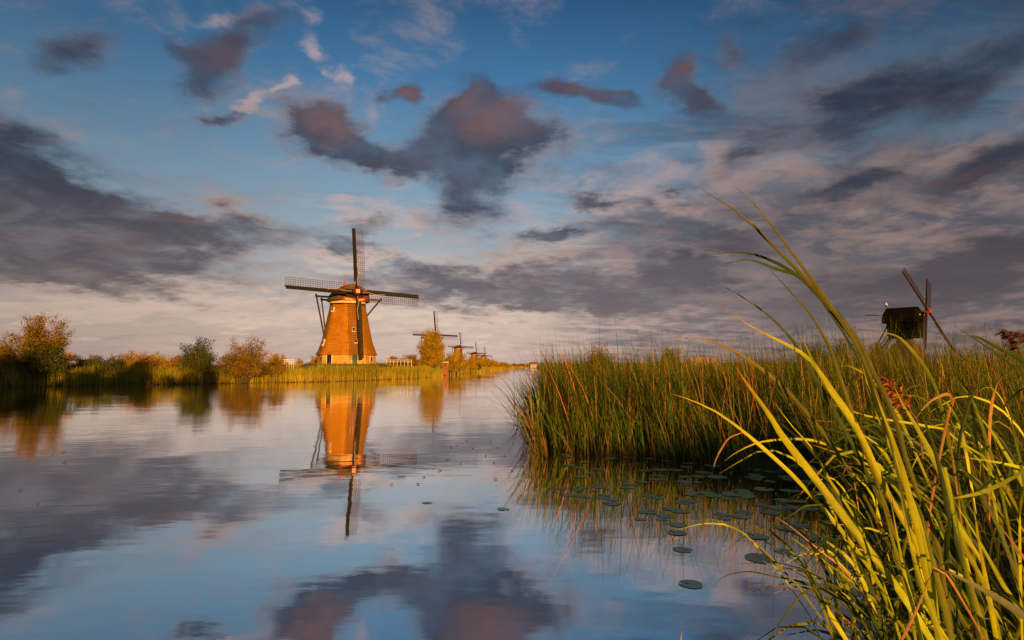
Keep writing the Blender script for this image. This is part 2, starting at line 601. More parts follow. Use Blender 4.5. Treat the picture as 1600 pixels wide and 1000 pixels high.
def copy_tree(o, parent=None):
    c = o.copy()
    col.objects.link(c)
    c.parent = parent
    for ch in o.children:
        copy_tree(ch, c)
    return c


def np_mesh(name, verts, quads, cols=None, uvs=None):
    """verts (N,3); quads (M,4); cols (N,3) per-vertex"""
    me = bpy.data.meshes.new(name)
    N, Mq = len(verts), len(quads)
    me.vertices.add(N)
    me.vertices.foreach_set('co', np.asarray(verts, np.float32).ravel())
    me.loops.add(Mq * 4)
    me.loops.foreach_set('vertex_index', np.asarray(quads, np.int32).ravel())
    me.polygons.add(Mq)
    me.polygons.foreach_set('loop_start', np.arange(Mq, dtype=np.int32) * 4)
    me.polygons.foreach_set('loop_total', np.full(Mq, 4, np.int32))
    me.update(calc_edges=True)
    if cols is not None:
        a = me.color_attributes.new('Col', 'FLOAT_COLOR', 'POINT')
        a.data.foreach_set('color', np.concatenate([cols, np.ones((N, 1))], 1).astype(np.float32).ravel())
    if uvs is not None:
        ul = me.uv_layers.new(name='UVMap')
        ul.data.foreach_set('uv', np.asarray(uvs, np.float32)[np.asarray(quads).ravel()].ravel())
    return me


def blades(name, base, h, w, az, lean, bend, cols_base, cols_top, segs=4, tipw=.12, flop=0.0):
    """grass / reed blades: base (N,3); h,w,az,lean,bend (N,) ; colours (N,3)"""
    N = len(base)
    T = np.linspace(0, 1, segs + 1)
    dirx, diry = np.cos(az), np.sin(az)
    fa = rng.uniform(0, math.pi, N)
    # blades turn their faces every way, a little more often up-river and down-river
    sx, sy = np.cos(fa), np.sin(fa) * .7
    vs = np.zeros((N, segs + 1, 2, 3))
    cs = np.zeros((N, segs + 1, 2, 3))
    for i, t in enumerate(T):
        out = h * (lean * t + bend * t ** 2.2)
        up = h * (t - .55 * bend * t ** 2.6 - flop * t ** 4)
        c = np.stack([base[:, 0] + dirx * out, base[:, 1] + diry * out, base[:, 2] + up], 1)
        ww = w * (1 - (1 - tipw) * t ** 1.6) * (.75 + .5 * math.sin(math.pi * min(1, t * 1.3)) * .6)
        vs[:, i, 0] = c + np.stack([sx * ww / 2, sy * ww / 2, 0 * ww], 1)
        vs[:, i, 1] = c - np.stack([sx * ww / 2, sy * ww / 2, 0 * ww], 1)
        k = min(1, t * 1.8)
        cs[:, i, 0] = cs[:, i, 1] = cols_base * (1 - k) + cols_top * k
    idx = (np.arange(N) * (segs + 1) * 2)[:, None]
    q = []
    for i in range(segs):
        a = i * 2
        q.append(np.stack([idx[:, 0] + a, idx[:, 0] + a + 1, idx[:, 0] + a + 3, idx[:, 0] + a + 2], 1))
    quads = np.concatenate(q, 0)
    return np_mesh(name, vs.reshape(-1, 3), quads, cs.reshape(-1, 3))


def pick(palette, N, jit=.18):
    """random colour per item from weighted palette [(w,(r,g,b))]"""
    w = np.array([p[0] for p in palette], float)
    c = np.array([p[1] for p in palette], float)
    i = rng.choice(len(w), N, p=w / w.sum())
    return c[i] * rng.uniform(1 - jit, 1 + jit, (N, 1)) * rng.uniform(.94, 1.06, (N, 3))


# ------------------------------------------------------------------ the setting: water and land
def poly_land(name, outline, m, z, slope_w, inner_dir, label=None):
    """flat land inside a closed outline; the first `slope_w[1]` points are the water's edge with a bank below them"""
    n_edge = slope_w[1]
    w = slope_w[0]
    top = []
    for i, p in enumerate(outline):
        if i < n_edge:
            a = Vector(outline[max(i - 1, 0)][:2])
            b = Vector(outline[min(i + 1, n_edge - 1)][:2])
            t = (b - a).normalized()
            nrm = Vector((-t.y, t.x)) * inner_dir
            top.append(Vector((p[0] + nrm.x * w, p[1] + nrm.y * w, z)))
        else:
            top.append(Vector((p[0], p[1], z)))
    vs = [v[:] for v in top]
    fs = [tuple(t) for t in tessellate_polygon([top])]
    k = len(vs)
    for i in range(n_edge):
        vs.append((outline[i][0], outline[i][1], -.35))
    for i in range(n_edge - 1):
        fs.append((k + i, k + i + 1, i + 1, i))
    me = bpy.data.meshes.new(name)
    me.from_pydata(vs, [], fs)
    me.update()
    bm = bmesh.new()
    bm.from_mesh(me)
    bmesh.ops.recalc_face_normals(bm, faces=bm.faces)
    up = sum(f.normal.z * f.calc_area() for f in bm.faces)
    if up < 0:
        bmesh.ops.reverse_faces(bm, faces=bm.faces)
    bm.to_mesh(me)
    bm.free()
    return tag(obj(name, me, m), kind='structure')


me = bpy.data.meshes.new('river')
me.from_pydata([(-6000, -400, 0), (6000, -400, 0), (6000, 9000, 0), (-6000, 9000, 0)], [], [(0, 1, 2, 3)])
tag(obj('river', me, M_WATER), kind='structure')

# far (left) bank waterline, from the photograph, left to right
LB = [(-260, -20), (-120, 42)] + [tuple(G(x, y)[:2]) for x, y in
      ((-60, 606.5), (0, 605), (100, 603.5), (200, 602), (320, 600), (430, 598), (520, 596.5), (600, 593.5), (675, 590), (692, 587.2), (720, 584.4), (745, 582), (770, 579), (800, 575.5), (826, 573.6))]
LAND_L = 1.25
poly_land('left_meadow', LB + [(80, 1500), (300, 7000), (-5500, 7000), (-5500, -20)], M_MEADOW, LAND_L, (3.0, len(LB)), 1)

# near (right) bank waterline, from behind the camera round the reed bed and up the river
RBp = [(1345, 990), (1330, 930), (1335, 870), (1330, 800), (1290, 756), (1180, 736), (1100, 722), (1000, 714), (900, 708), (850, 702), (838, 690), (838, 660), (842, 630), (846, 610), (848, 595), (846, 584), (842, 577.5), (836, 574.2)]
RB = [(-60, -9), (-8, -1.0), (-2, .4), (.9, 1.3), (2.15, 3.3)] + [tuple(G(x, y)[:2]) for x, y in RBp]
poly_land('right_marsh', [(-60, -9)] + RB[1:] + [(120, 1500), (300, 7000), (5500, 7000), (5500, -300), (-60, -300)], M_MARSH, .22, (.5, len(RB)), -1)


def interp_x(Y, pts):
    ys = [p[1] for p in pts]
    xs = [p[0] for p in pts]
    return np.interp(Y, ys, xs)


def mound(name, x, y, r0, r1, z0, z1, m):
    mb = MB()
    rings = []
    for k, (r, z) in enumerate(((r0, z0 - .3), (r0 * .85, z0 + (z1 - z0) * .3), ((r0 + r1) / 2, z0 + (z1 - z0) * .8), (r1, z1))):
        rings.append([Vector((x + r * (1 + .06 * math.sin(3 * a + k)) * math.cos(a), y + r * (1 + .05 * math.cos(2 * a)) * math.sin(a), z)) for a in [2 * math.pi * i / 40 for i in range(40)]])
    mb.loft(rings)
    return tag(mb.build(name, m, smooth=False), kind='structure')


# ------------------------------------------------------------------ smock mills
def cap_rings(front, back, w0, z0, h_front, h_back, n=9, seg=18):
    rings = []
    for i in range(n):
        t = i / (n - 1)
        y = front + (back - front) * t
        ww = w0 * (.70 + .32 * math.sin(math.pi * min(1, t * .95 + .12))) * (1 if t < .75 else 1 - (t - .75) * 1.7)
        hh = h_front * (1 - t) ** 1.0 + h_back * t
        if t == 0:
            hh *= .93
        ring = []
        for k in range(seg + 1):
            a = math.pi * k / seg
            ring.append(Vector((ww * math.cos(a) * (1 - .10 * math.sin(a) ** 2), y, z0 + hh * math.sin(a) ** .82)))
        rings.append(ring)
    return rings


def sail_mesh_parts(length, detail, lw=1.65):
    """a sail lies along +s (local x), its lath frame on the -l side (local y); returns meshes"""
    st = MB()
    st.bar((-.6, 0, 0), (length, 0, 0), .34, .34, (0, 0, 1), .20, .20)
    stock = st.mesh('sail_stock')
    wb = MB()
    # wind board, hinged slightly forward
    n = 6
    s0, s1 = 1.9, length - .1
    for i in range(n):
        a = s0 + (s1 - s0) * i / n
        b = s0 + (s1 - s0) * (i + 1) / n - .02
        wb.add([(a, .14, 0), (b, .14, 0), (b, .62, -.16), (a, .62, -.16), (a, .14, -.04), (b, .14, -.04), (b, .62, -.20), (a, .62, -.20)],
               [(0, 1, 2, 3), (7, 6, 5, 4), (0, 4, 5, 1), (1, 5, 6, 2), (2, 6, 7, 3), (3, 7, 4, 0)])
    board = wb.mesh('wind_board')
    cross = MB().bar((0, -.10, 0), (0, -lw, .16), .055, .05).mesh('sail_lath')
    rail = MB().bar((2.3, 0, 0), (length - .1, 0, 0), .05, .05).mesh('sail_rail')
    rope = MB().tube([(1.0, -.1, -.25), (2.2, .05, -.3), (3.6, -.28, -.25), (5.4, -.05, -.22)], .055, 5).mesh('rope')
    return stock, board, cross, rail, rope


def make_mill(loc, facing, label, detail=True, group=None, length=12.6, hub_h=13.2, rho=1.0, sail_label=None):
    root = empty('windmill', loc, facing, label=label, cat='windmill', group=group)
    # brick base, octagonal
    def rr(a, apothem, sharp):
        # octagon softened towards a circle
        k = ((a + math.pi / 8) % (math.pi / 4)) - math.pi / 8
        oc = 1 / math.cos(k)
        return apothem * (1 + (oc - 1) * sharp)
    face0 = R(32) - math.pi / 2 - facing        # local bearing of the face that carries the green door
    nseg = 64 if detail else 24

    def ring(ap, z, sharp=.9):
        return [Vector((rr(2 * math.pi * i / nseg, ap, sharp) * math.cos(2 * math.pi * i / nseg + face0), rr(2 * math.pi * i / nseg, ap, sharp) * math.sin(2 * math.pi * i / nseg + face0), z)) for i in range(nseg)]
    b = MB().loft([ring(5.0, -.8, 1), ring(4.95, 1.95, 1)])
    bo = b.build('brick_base', M_BRICK, root)
    uvl = bo.data.uv_layers.new(name='UVMap')
    for lp in bo.data.loops:
        v = bo.data.vertices[lp.vertex_index].co
        uvl.data[lp.index].uv = (math.atan2(v.y, v.x) * 5.0, v.z)
    prof = [(5.30, 1.72), (5.34, 1.80), (5.12, 2.15), (4.86, 2.8), (4.58, 3.6), (4.34, 4.5), (4.12, 5.5), (3.90, 6.6), (3.68, 7.8), (3.46, 9.0), (3.22, 10.2), (3.10, 11.1)]

    def rad_at(z):
        return np.interp(z, [p[1] for p in prof], [p[0] for p in prof])
    tw = MB()
    rings = [ring(5.0, 1.74, .8)] + [ring(r, z, .72) for r, z in prof]
    # the thatch is hand-laid: a little unevenness
    for rg in rings[2:-1]:
        for q in rg:
            j = 1 + .006 * math.sin(q.z * 3.1 + q.x * 2.3) + rng.uniform(-.0022, .0022)
            q.x *= j
            q.y *= j
    tw.loft(rings)
    tw.build('thatched_tower', M_THATCH, root, smooth=True)
    # rim boards under the cap
    def cyl(r, z0, z1, nn=40):
        m = MB()
        m.loft([[Vector((r * math.cos(2 * math.pi * i / nn), r * math.sin(2 * math.pi * i / nn), z)) for i in range(nn)] for z in (z0, z1)])
        return m
    cyl(3.22, 11.05, 11.28).build('dark_rim', M_TAR, root)
    cyl(3.36, 11.30, 11.72).build('cream_rim', M_CREAM, root, smooth=False)
    # cap, thatched
    c = MB().loft(cap_rings(-3.1, 3.9, 3.75, 11.75, 3.35, 1.7))
    c.build('cap', M_CAPTHATCH, root, smooth=False)
    MB().box((0, -3.16, 12.9), (3.4, .10, 1.9)).build('cap_front_board', M_TAR, root)
    bd = MB()
    bd.add([(-2.2, -3.30, 11.75), (0, -3.30, 11.55), (2.2, -3.30, 11.75), (2.0, -3.30, 12.3), (0, -3.30, 12.15), (-2.0, -3.30, 12.3),
            (-2.2, -3.22, 11.75), (0, -3.22, 11.55), (2.2, -3.22, 11.75), (2.0, -3.22, 12.3), (0, -3.22, 12.15), (-2.0, -3.22, 12.3)],
           [(0, 1, 4, 5), (1, 2, 3, 4), (11, 10, 7, 6), (10, 9, 8, 7), (0, 6, 7, 1), (1, 7, 8, 2), (2, 8, 9, 3), (3, 9, 10, 4), (4, 10, 11, 5), (5, 11, 6, 0)])
    be = bd.build('name_board', M_RED, root)
    if detail:
        for sx in (-1, 1):
            MB().box((sx * 1.05, -3.33, 11.95), (1.4, .04, .22), Matrix.Rotation(-sx * .09, 3, 'Y')).build('board_trim', M_CREAM, be)
        fl = MB().bar((-.7, -.2, 14.2), (-.9, -.2, 16.0), .07, .07)
        fo = fl.build('vane_staff', M_TIMBER, root)
        pn = MB()
        pn.add([(-.92, -.2, 15.9), (-.90, -.2, 14.9), (-.1, -.25, 14.75), (-.92, -.16, 15.9), (-.90, -.16, 14.9), (-.1, -.21, 14.75)], [(0, 1, 2), (5, 4, 3), (0, 3, 4, 1), (1, 4, 5, 2), (2, 5, 3, 0)])
        pn.build('pennant', M_RED, fo)
    # rotor
    inc = R(12)
    hub = Vector((0, -4.5, hub_h))
    nrm = Vector((0, -math.cos(inc), math.sin(inc)))
    upv = Vector((0, math.sin(inc), math.cos(inc)))
    rt = Vector((1, 0, 0))
    MB().tube([hub - nrm * 2.2, hub + nrm * .2], .33, 10).build('windshaft', M_TAR, root)
    hb = MB().bar(hub - nrm * .35, hub + nrm * .55, .78, .78).build('shaft_head', M_RED, root)
    if detail:
        MB().bar(hub + nrm * .56, hub + nrm * .60, .62, .62).build('painted_square', M_WHITE, hb)
        MB().bar(hub + nrm * .605, hub + nrm * .63, .26, .26).build('painted_centre', M_RED, hb)
    stock, board, cross, rail, rope = sail_mesh_parts(length, detail)
    if not detail:
        jn = MB()
        for j in range(13):
            s = 2.4 + j * (length - 2.6) / 12
            jn.bar((s, -.1, 0), (s, -1.65, .16), .12, .06)
        for l in (.7, 1.65):
            jn.bar((2.3, -l, .1), (length - .1, -l, .1), .10, .06)
        latm = jn.mesh('lath_frame')
    for k in range(4):
        a = math.radians(90 - 90 * k) - R(rho)
        dv = rt * math.cos(a) + upv * math.sin(a)          # along the sail
        lv = dv.cross(nrm)                                  # towards the trailing side
        # local x = dv, local y = opposite of the lath side, z = towards the mill
        side = rt * math.cos(a - math.pi / 2) + upv * math.sin(a - math.pi / 2)
        off = nrm * (.22 if k % 2 == 0 else -.16)
        yv = -side
        zv = dv.cross(yv)
        Mx = Matrix((dv, yv, zv)).transposed().to_4x4()
        Mx.translation = hub + off
        so = bpy.data.objects.new('sail', stock)
        if not stock.materials:
            stock.materials.append(M_TAR)
        col.objects.link(so)
        so.parent = root
        so.matrix_local = Mx
        flip = 1 if zv.dot(nrm) < 0 else -1

        def kid(nm, me_, m_, loc=(0, 0, 0)):
            if not me_.materials:
                me_.materials.append(m_)
            o = bpy.data.objects.new(nm, me_)
            col.objects.link(o)
            o.parent = so
            o.location = loc
            o.scale = (1, 1, flip)
            return o
        kid('wind_board', board, M_TAR)
        if detail:
            kid('furled_rope', rope, M_ROPE)
            nb = 25
            for j in range(nb):
                kid('lath', cross, M_LATH, (2.4 + j * (length - 2.55) / (nb - 1), 0, 0))
            for l in (.45, .85, 1.25, 1.65):
                kid('rail', rail, M_LATH, (0, -l, flip * .16 * l / 1.65))
        else:
            kid('lath_frame', latm, M_LATH)
    # tail: cross beams, tail pole and stays down to the winch behind the mill
    foot = Vector((0, 9.6, .9))
    MB().bar((-6.4, -.9, 12.35), (6.4, -.9, 12.35), .34, .34).build('long_cross_beam', M_SPAR, root)
    MB().bar((-4.4, 2.3, 12.15), (4.4, 2.3, 12.15), .32, .32).build('short_cross_beam', M_SPAR, root)
    MB().bar((0, 3.4, 12.9), foot, .36, .36, w2=.42, h2=.42).build('tail_pole', M_SPAR, root)
    for s in (-1, 1):
        MB().bar((s * 6.3, -.9, 12.75), foot + Vector((s * .3, -.1, .4)), .24, .24).build('long_stay', M_SPAR, root)
        MB().bar((s * 4.3, 2.3, 12.5), foot + Vector((s * .3, .1, .9)), .22, .22).build('short_stay', M_SPAR, root)
    if detail:
        wl = MB()
        rg = [Vector((1.3 * math.cos(a), 0, 1.3 * math.sin(a))) for a in [2 * math.pi * i / 16 for i in range(17)]]
        wl.tube([foot + Vector((.5, 0, .5)) + Vector((0, q.x, q.z)) for q in rg], .06, 5)
        for i in range(4):
            q = rg[i * 2]
            wl.bar(foot + Vector((.5, q.x, .5 + q.z)), foot + Vector((.5, -q.x, .5 - q.z)), .07)
        wl.build('winch_wheel', M_SPAR, root)
        # doors and windows on the tower (bearing measured like `facing`)
        cam_b = math.atan2(-loc[0], loc[1])

        def spot(beta, z, extra=0.0, face=True):
            a = cam_b + R(beta) - facing
            r = rad_at(z) if z > 1.9 else 4.97
            return a, Vector((math.sin(a) * (r + extra), -math.cos(a) * (r + extra), z)), Matrix.Rotation(a, 3, 'Z')

        def fbox(c, size, Mr, name, m, parent):
            return MB().box(c, size, Mr).build(name, m, parent)
        for beta, wdt, m_, nm, lab in ((16, .95, M_GREEN, 'door', 'dark green door'), (-36, 1.0, M_TAR, 'side_door', 'black tarred door')):
            a, c0, Mr = spot(beta, .78, .06)
            dr = fbox(c0, (wdt, .14, 1.9), Mr, nm, m_, root)
            dr['label'] = lab
            for sx in (-1, 1):
                fbox(c0 + Mr @ Vector((sx * (wdt / 2 + .075), -.03, 0)), (.14, .20, 1.94), Mr, 'door_frame', M_WHITE, dr)
        for beta in (-62, 38, 60):
            a, c0, Mr = spot(beta, 1.0, .05)
            wn = fbox(c0, (.8, .12, 1.0), Mr, 'window', M_WHITE, root)
            fbox(c0 + Mr @ Vector((0, -.07, 0)), (.6, .03, .8), Mr, 'pane', M_PANE, wn)
        for beta, z, hh in ((15, 6.3, .9), (19, 4.1, .9), (-62, 3.9, 1.3), (-50, 10.0, .9)):
            a, c0, Mr = spot(beta, z, .16)
            slope = R(14 if z < 8 else 9)
            M2 = Mr @ Matrix.Rotation(-slope, 3, 'X')
            wn = fbox(c0, (.62, .30, hh), M2, 'window', M_WHITE, root)
            fbox(c0 + M2 @ Vector((0, -.16, .12)), (.42, .04, hh * .55), M2, 'pane', M_PANE, wn)
    return root


MILL_Z = 2.75
mp_ = P(541.5, 568, 107)
mound('mill_mound', mp_.x, mp_.y, 9.6, 7, LAND_L, MILL_Z, M_MEADOW)
make_mill((mp_.x, mp_.y, MILL_Z - .05), R(36), 'large thatched windmill with ochre brick base and green door on the river dike', True)
FARG = None
for (hx, hy, L, lab) in (
        (681, 524, 39.5, 'thatched windmill half hidden behind the tall round willow'),
        (720, 542, 23.2, 'small distant windmill rising clear between the willow and its farther neighbours'),
        (744.5, 552, 18.3, 'distant windmill whose sails overlap those of the farthest mill'),
        (758, 556, 14.2, 'farthest and smallest windmill at the end of the row')):
    D = 12.6 * F / L
    h = P(hx, hy, D)
    fc = R(36)
    ax = (h.x - math.sin(fc) * 4.5, h.y + math.cos(fc) * 4.5)
    zb = h.z - 13.2
    mound('mill_mound', ax[0], ax[1], 20, 9, LAND_L, max(zb, LAND_L + .1), M_MEADOW)
    make_mill((ax[0], ax[1], zb), fc, lab, False, group='row of windmills along the far river bank')


# ------------------------------------------------------------------ hollow-post mill on the right
def wip_mill():
    fc = R(38)
    D = 100
    hubw = P(1449, 487, D)
    zb = .9
    ax = (hubw.x - math.sin(fc) * 3.6, hubw.y + math.cos(fc) * 3.6)
    root = empty('post_mill', (ax[0], ax[1], zb), fc, label='black weatherboarded post mill standing behind the reed bed', cat='windmill')
    H = hubw.z - zb
    # body
    b0, b1 = H - 4.6, H - 1.5
    MB().loft([[Vector((x, y, z)) for x, y in ((-1.7 * k, -2.5 * k), (1.7 * k, -2.5 * k), (1.7 * k, 2.35 * k), (-1.7 * k, 2.35 * k))] for z, k in ((b0, .93), (b1, 1.0))]).build('body', M_TARBOARD, root)
    # weatherboards
    nb = 10
    for s in (-1, 1):
        bm_ = MB()
        bm_.box((0, 0, 0), (.05, 4.75, .27), Matrix.Rotation(s * .10, 3, 'Y'))
        me_ = bm_.mesh('weatherboard')
        me_.materials.append(M_TARBOARD)
        for i in range(nb):
            z = b0 + (i + .5) * (b1 - b0) / nb
            k = .93 + .07 * (z - b0) / (b1 - b0)
            o = bpy.data.objects.new('weatherboard', me_)
            col.objects.link(o)
            o.parent = root
            o.location = (s * (1.7 * k + .03), -.07, z)
            o.scale = (1, k, 1)
    # curved roof, overhanging
    rings = []
    for y, kw, kh in ((-3.05, .72, .42), (-2.2, 1, .98), (2.6, 1, 1.0), (3.0, .9, .72), (3.05, .8, .5)):
        ring = []
        for k in range(13):
            a = math.pi * k / 12
            ring.append(Vector((2.05 * kw * math.cos(a) * (1 - .12 * math.sin(a)), y, b1 - .25 + 2.85 * kh * math.sin(a) ** .75)))
        rings.append(ring)
    MB().loft(rings).build('roof', M_TARBOARD, root)
    # finial
    MB().tube([(0, 2.75, H + .9), (0, 2.75, H + 1.5), (0, 2.75, H + 1.6), (0, 2.75, H + 2.0), (0, 2.75, H + 2.2)], [.16, .13, .26, .22, .04], 8).build('finial', M_WHITE, root)
    vp = MB().tube([(0, 2.9, H - .2), (0, 4.2, H - .1)], .05, 5).build('vane_pole', M_TAR, root)
    MB().tube([(0, 4.2, H - .1), (0, 5.0, H - .02)], .09, 5).build('vane_red_band', M_RED, vp)
    MB().tube([(0, 5.0, H - .02), (0, 5.8, H + .04)], .12, 5).build('vane_white_band', M_WHITE, vp)
    MB().tube([(0, 5.8, H + .04), (0, 6.4, H + .10)], .09, 5).build('vane_red_band', M_RED, vp)
    # under-tower: collar and pyramid
    MB().loft([[Vector((k * x, k * y, z)) for x, y in ((-1, -1), (1, -1), (1, 1), (-1, 1))] for z, k in ((b0 - .95, 1.2), (b0 + .1, .95))]).build('collar', M_SPAR, root)
    MB().loft([[Vector((k * x, k * y, z)) for x, y in ((-1, -1), (1, -1), (1, 1), (-1, 1))] for z, k in ((-1, 4.2), (b0 - .85, 1.5))]).build('pyramid_base', M_CAPTHATCH, root)
    # front boards & rotor
    inc = R(13)
    hub = Vector((0, -3.6, H))
    nrm = Vector((0, -math.cos(inc), math.sin(inc)))
    upv = Vector((0, math.sin(inc), math.cos(inc)))
    rt = Vector((1, 0, 0))
    MB().tube([hub - nrm * 1.6, hub + nrm * .2], .28, 8).build('windshaft', M_TAR, root)
    MB().bar(hub - nrm * .4, hub + nrm * .5, .62, .62).build('shaft_head', M_RED, root)
    MB().box((0, -2.75, H - .55), (2.4, .12, .35)).build('front_trim', M_CREAM, root)
    stock, board, cross, rail, rope = sail_mesh_parts(9.6, True, 1.3)
    bpy.data.meshes.remove(board)
    jn = MB()
    for j in range(17):
        s = 2.2 + j * 7.2 / 16
        jn.bar((s, -.1, 0), (s, -1.3, .16), .06, .05)
    for l in (.5, .9, 1.3):
        jn.bar((2.1, -l, .12), (9.5, -l, .12), .06, .05)
    latm = jn.mesh('lath_frame')
    M_ST = mat('weathered_sail_timber', (.03, .018, .012), .8, (5, (.05, .03, .02)))
    for k in range(4):
        a = R(45 - 90 * k + 90)
        dv = rt * math.cos(a) + upv * math.sin(a)
        side = rt * math.cos(a - math.pi / 2) + upv * math.sin(a - math.pi / 2)
        yv = -side
        zv = dv.cross(yv)
        Mx = Matrix((dv, yv, zv)).transposed().to_4x4()
        Mx.translation = hub + nrm * (.2 if k % 2 == 0 else -.15)
        if not stock.materials:
            stock.materials.append(M_ST)
        so = bpy.data.objects.new('sail', stock)
        col.objects.link(so)
        so.parent = root
        so.matrix_local = Mx
        for nm, me_, m_ in (('lath_frame', latm, M_ST),):
            if not me_.materials:
                me_.materials.append(m_)
            o = bpy.data.objects.new(nm, me_)
            col.objects.link(o)
            o.parent = so
    # tail and ladder
    MB().bar((0, 2.2, b0 + .4), (0, 7.2, .6), .3).build('tail_pole', M_SPAR, root)
    for s in (-1, 1):
        MB().bar((s * .9, 2.3, b0 + .2), (s * .6, 6.4, .2), .16).build('ladder_rail', M_SPAR, root)
        MB().bar((s * 1.6, 1.8, b1), (0, 6.9, 1.0), .16).build('tail_stay', M_SPAR, root)
    for i in range(12):
        t = (i + .5) / 12
        MB().bar((-.75, 2.3 + 4.1 * t, b0 + .2 + (0.2 - b0 - .2) * t), (.75, 2.3 + 4.1 * t, b0 + .2 + (.2 - b0 - .2) * t), .12, .05).build('rung', M_SPAR, root)
    return ax


wx = wip_mill()
mound('post_mill_mound', wx[0], wx[1], 18, 8, .2, 1.0, M_MARSH)

# ------------------------------------------------------------------ bushes and trees
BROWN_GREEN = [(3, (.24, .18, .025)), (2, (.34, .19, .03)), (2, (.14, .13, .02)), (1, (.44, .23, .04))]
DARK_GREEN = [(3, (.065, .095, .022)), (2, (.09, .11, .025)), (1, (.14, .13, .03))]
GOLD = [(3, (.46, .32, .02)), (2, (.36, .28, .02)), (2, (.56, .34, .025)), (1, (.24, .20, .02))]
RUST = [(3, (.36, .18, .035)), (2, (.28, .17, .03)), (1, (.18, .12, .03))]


def bush(name, label, cat, x, y, z0, H, Wd, n_leaf, leaf, pal, trunk_h=.15, n_br=None, depth=None, group=None, feather=.16, parts=True, skew=0.0, up=1.0):
    """crown of leafy branches fanning out of a few stems; H height, Wd width in metres"""
    depth = depth or Wd * .8
    n_br = n_br or int(24 + 10 * H)
    root = empty(name, (x, y, z0), label=label, cat=cat, group=group)
    # branch end points fill an uneven envelope
    th = rng.uniform(0, 2 * math.pi, n_br)
    u = rng.uniform(0, 1, n_br)
    el_ = np.arccos(1 - u * 1.30)            # from straight up to a little below level
    ph = rng.uniform(0, 6.28, 4)
    rad = rng.uniform(.55, 1.0, n_br) * (1 + .22 * np.sin(2 * th + ph[0]) * np.sin(el_ * 2 + ph[1]) + .16 * np.sin(5 * th + ph[2]))
    ends = np.stack([np.sin(el_) * np.cos(th) * Wd / 2 * rad + skew * np.cos(el_), np.sin(el_) * np.sin(th) * depth / 2 * rad,
                     H * trunk_h + (H * (1 - trunk_h)) * np.clip(np.cos(el_) * .62 + .36, .05, 1) * (.62 + .45 * rad) * up * rng.uniform(.70, 1.22, n_br)], 1)
    ends[:, 2] = np.minimum(ends[:, 2], H * 1.02)
    st = np.stack([ends[:, 0] * .18, ends[:, 1] * .18, H * trunk_h * rng.uniform(.3, 1.0, n_br)], 1)
    # leaves along the outer two thirds of each branch
    n_leaf = int(n_leaf * 1.7)
    per = n_leaf // n_br + 1
    b = np.repeat(np.arange(n_br), per)
    t = rng.uniform(.22, 1.03, len(b)) ** .75
    ctr = st[b] + (ends[b] - st[b]) * t[:, None]
    ctr[:, 2] += .10 * H * np.sin(math.pi * np.clip(t, 0, 1))
    sp = feather * (Wd + H) / 2 * (1.05 - .62 * t)[:, None]
    ctr = ctr + rng.normal(0, 1, (len(b), 3)) * sp * np.array([.75, .75, .6])
    ctr[:, 2] = np.abs(ctr[:, 2])
    N = len(ctr)
    a = rng.normal(0, 1, (N, 3))
    a[:, 2] += .5
    a /= np.linalg.norm(a, axis=1)[:, None]
    c = np.cross(a, rng.normal(0, 1, (N, 3)))
    c /= np.linalg.norm(c, axis=1)[:, None]
    L = leaf * rng.uniform(.7, 1.5, (N, 1))
    wv = c * L * .22
    vs = np.stack([ctr - a * L * .5, ctr + wv, ctr + a * L * .5, ctr - wv], 1)
    # whole branches differ in tone as well as single leaves
    bt = rng.uniform(.75, 1.25, (n_br, 1))
    cb = pick(pal, n_br, .1)
    cc = (pick(pal, N) * .55 + cb[b] * .45) * bt[b]
    cols = np.repeat(cc, 4, 0)
    me_ = np_mesh('crown', vs.reshape(-1, 3), np.arange(N * 4).reshape(-1, 4), cols)
    crown = obj('crown', me_, M_BUSH, root)
    tk = MB()
    k = min(n_br, 18)
    for i in range(k):
        mid = (st[i] + ends[i]) / 2 + np.array([0, 0, .08 * H])
        tk.tube([(st[i][0] * .3, st[i][1] * .3, -.3), st[i], mid, ends[i]], [.016 * H, .012 * H, .007 * H, .003 * H], 4)
    if trunk_h > .2:
        tk.tube([(0, 0, -.4), (.02 * H, 0, H * trunk_h * .6), (0, 0, H * trunk_h * 1.2)], [.040 * H, .030 * H, .022 * H], 7)
    tk.build('trunk', M_BARK, root)
    return root


def at_bank(px, py_base, Y=None):
    q = G(px, py_base)
    return q


def px_bush(px0, px1, ytop, Y, zb, label, n, leaf, pal, name='bush', cat='bush', **kw):
    c = P((px0 + px1) / 2, 571, Y)
    top = P((px0 + px1) / 2, ytop, Y).z
    Wd = (px1 - px0) / F * Y
    return bush(name, label, cat, c.x, Y, zb, top - zb, Wd, n, leaf, pal, **kw)


# left end of the far bank
px_bush(18, 108, 496, 71, .7, 'tall feathery willow bush rising highest at the end of the dark reed bank', 15000, .20, BROWN_GREEN, trunk_h=.06, feather=.10)
px_bush(-60, 45, 524, 70, .6, 'broad brown-green bush cut by the picture edge beside the tallest willow', 11000, .20, BROWN_GREEN, trunk_h=.03)
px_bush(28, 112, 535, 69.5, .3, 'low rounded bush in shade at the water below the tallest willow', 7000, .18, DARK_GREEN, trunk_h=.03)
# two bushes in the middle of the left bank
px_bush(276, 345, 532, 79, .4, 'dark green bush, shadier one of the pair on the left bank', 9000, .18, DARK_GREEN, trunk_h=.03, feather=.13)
px_bush(336, 426, 530, 80.5, .4, 'golden brown bush, sunlit one of the pair on the left bank', 12000, .18, BROWN_GREEN + [(3, (.15, .09, .03))], trunk_h=.03, feather=.12)
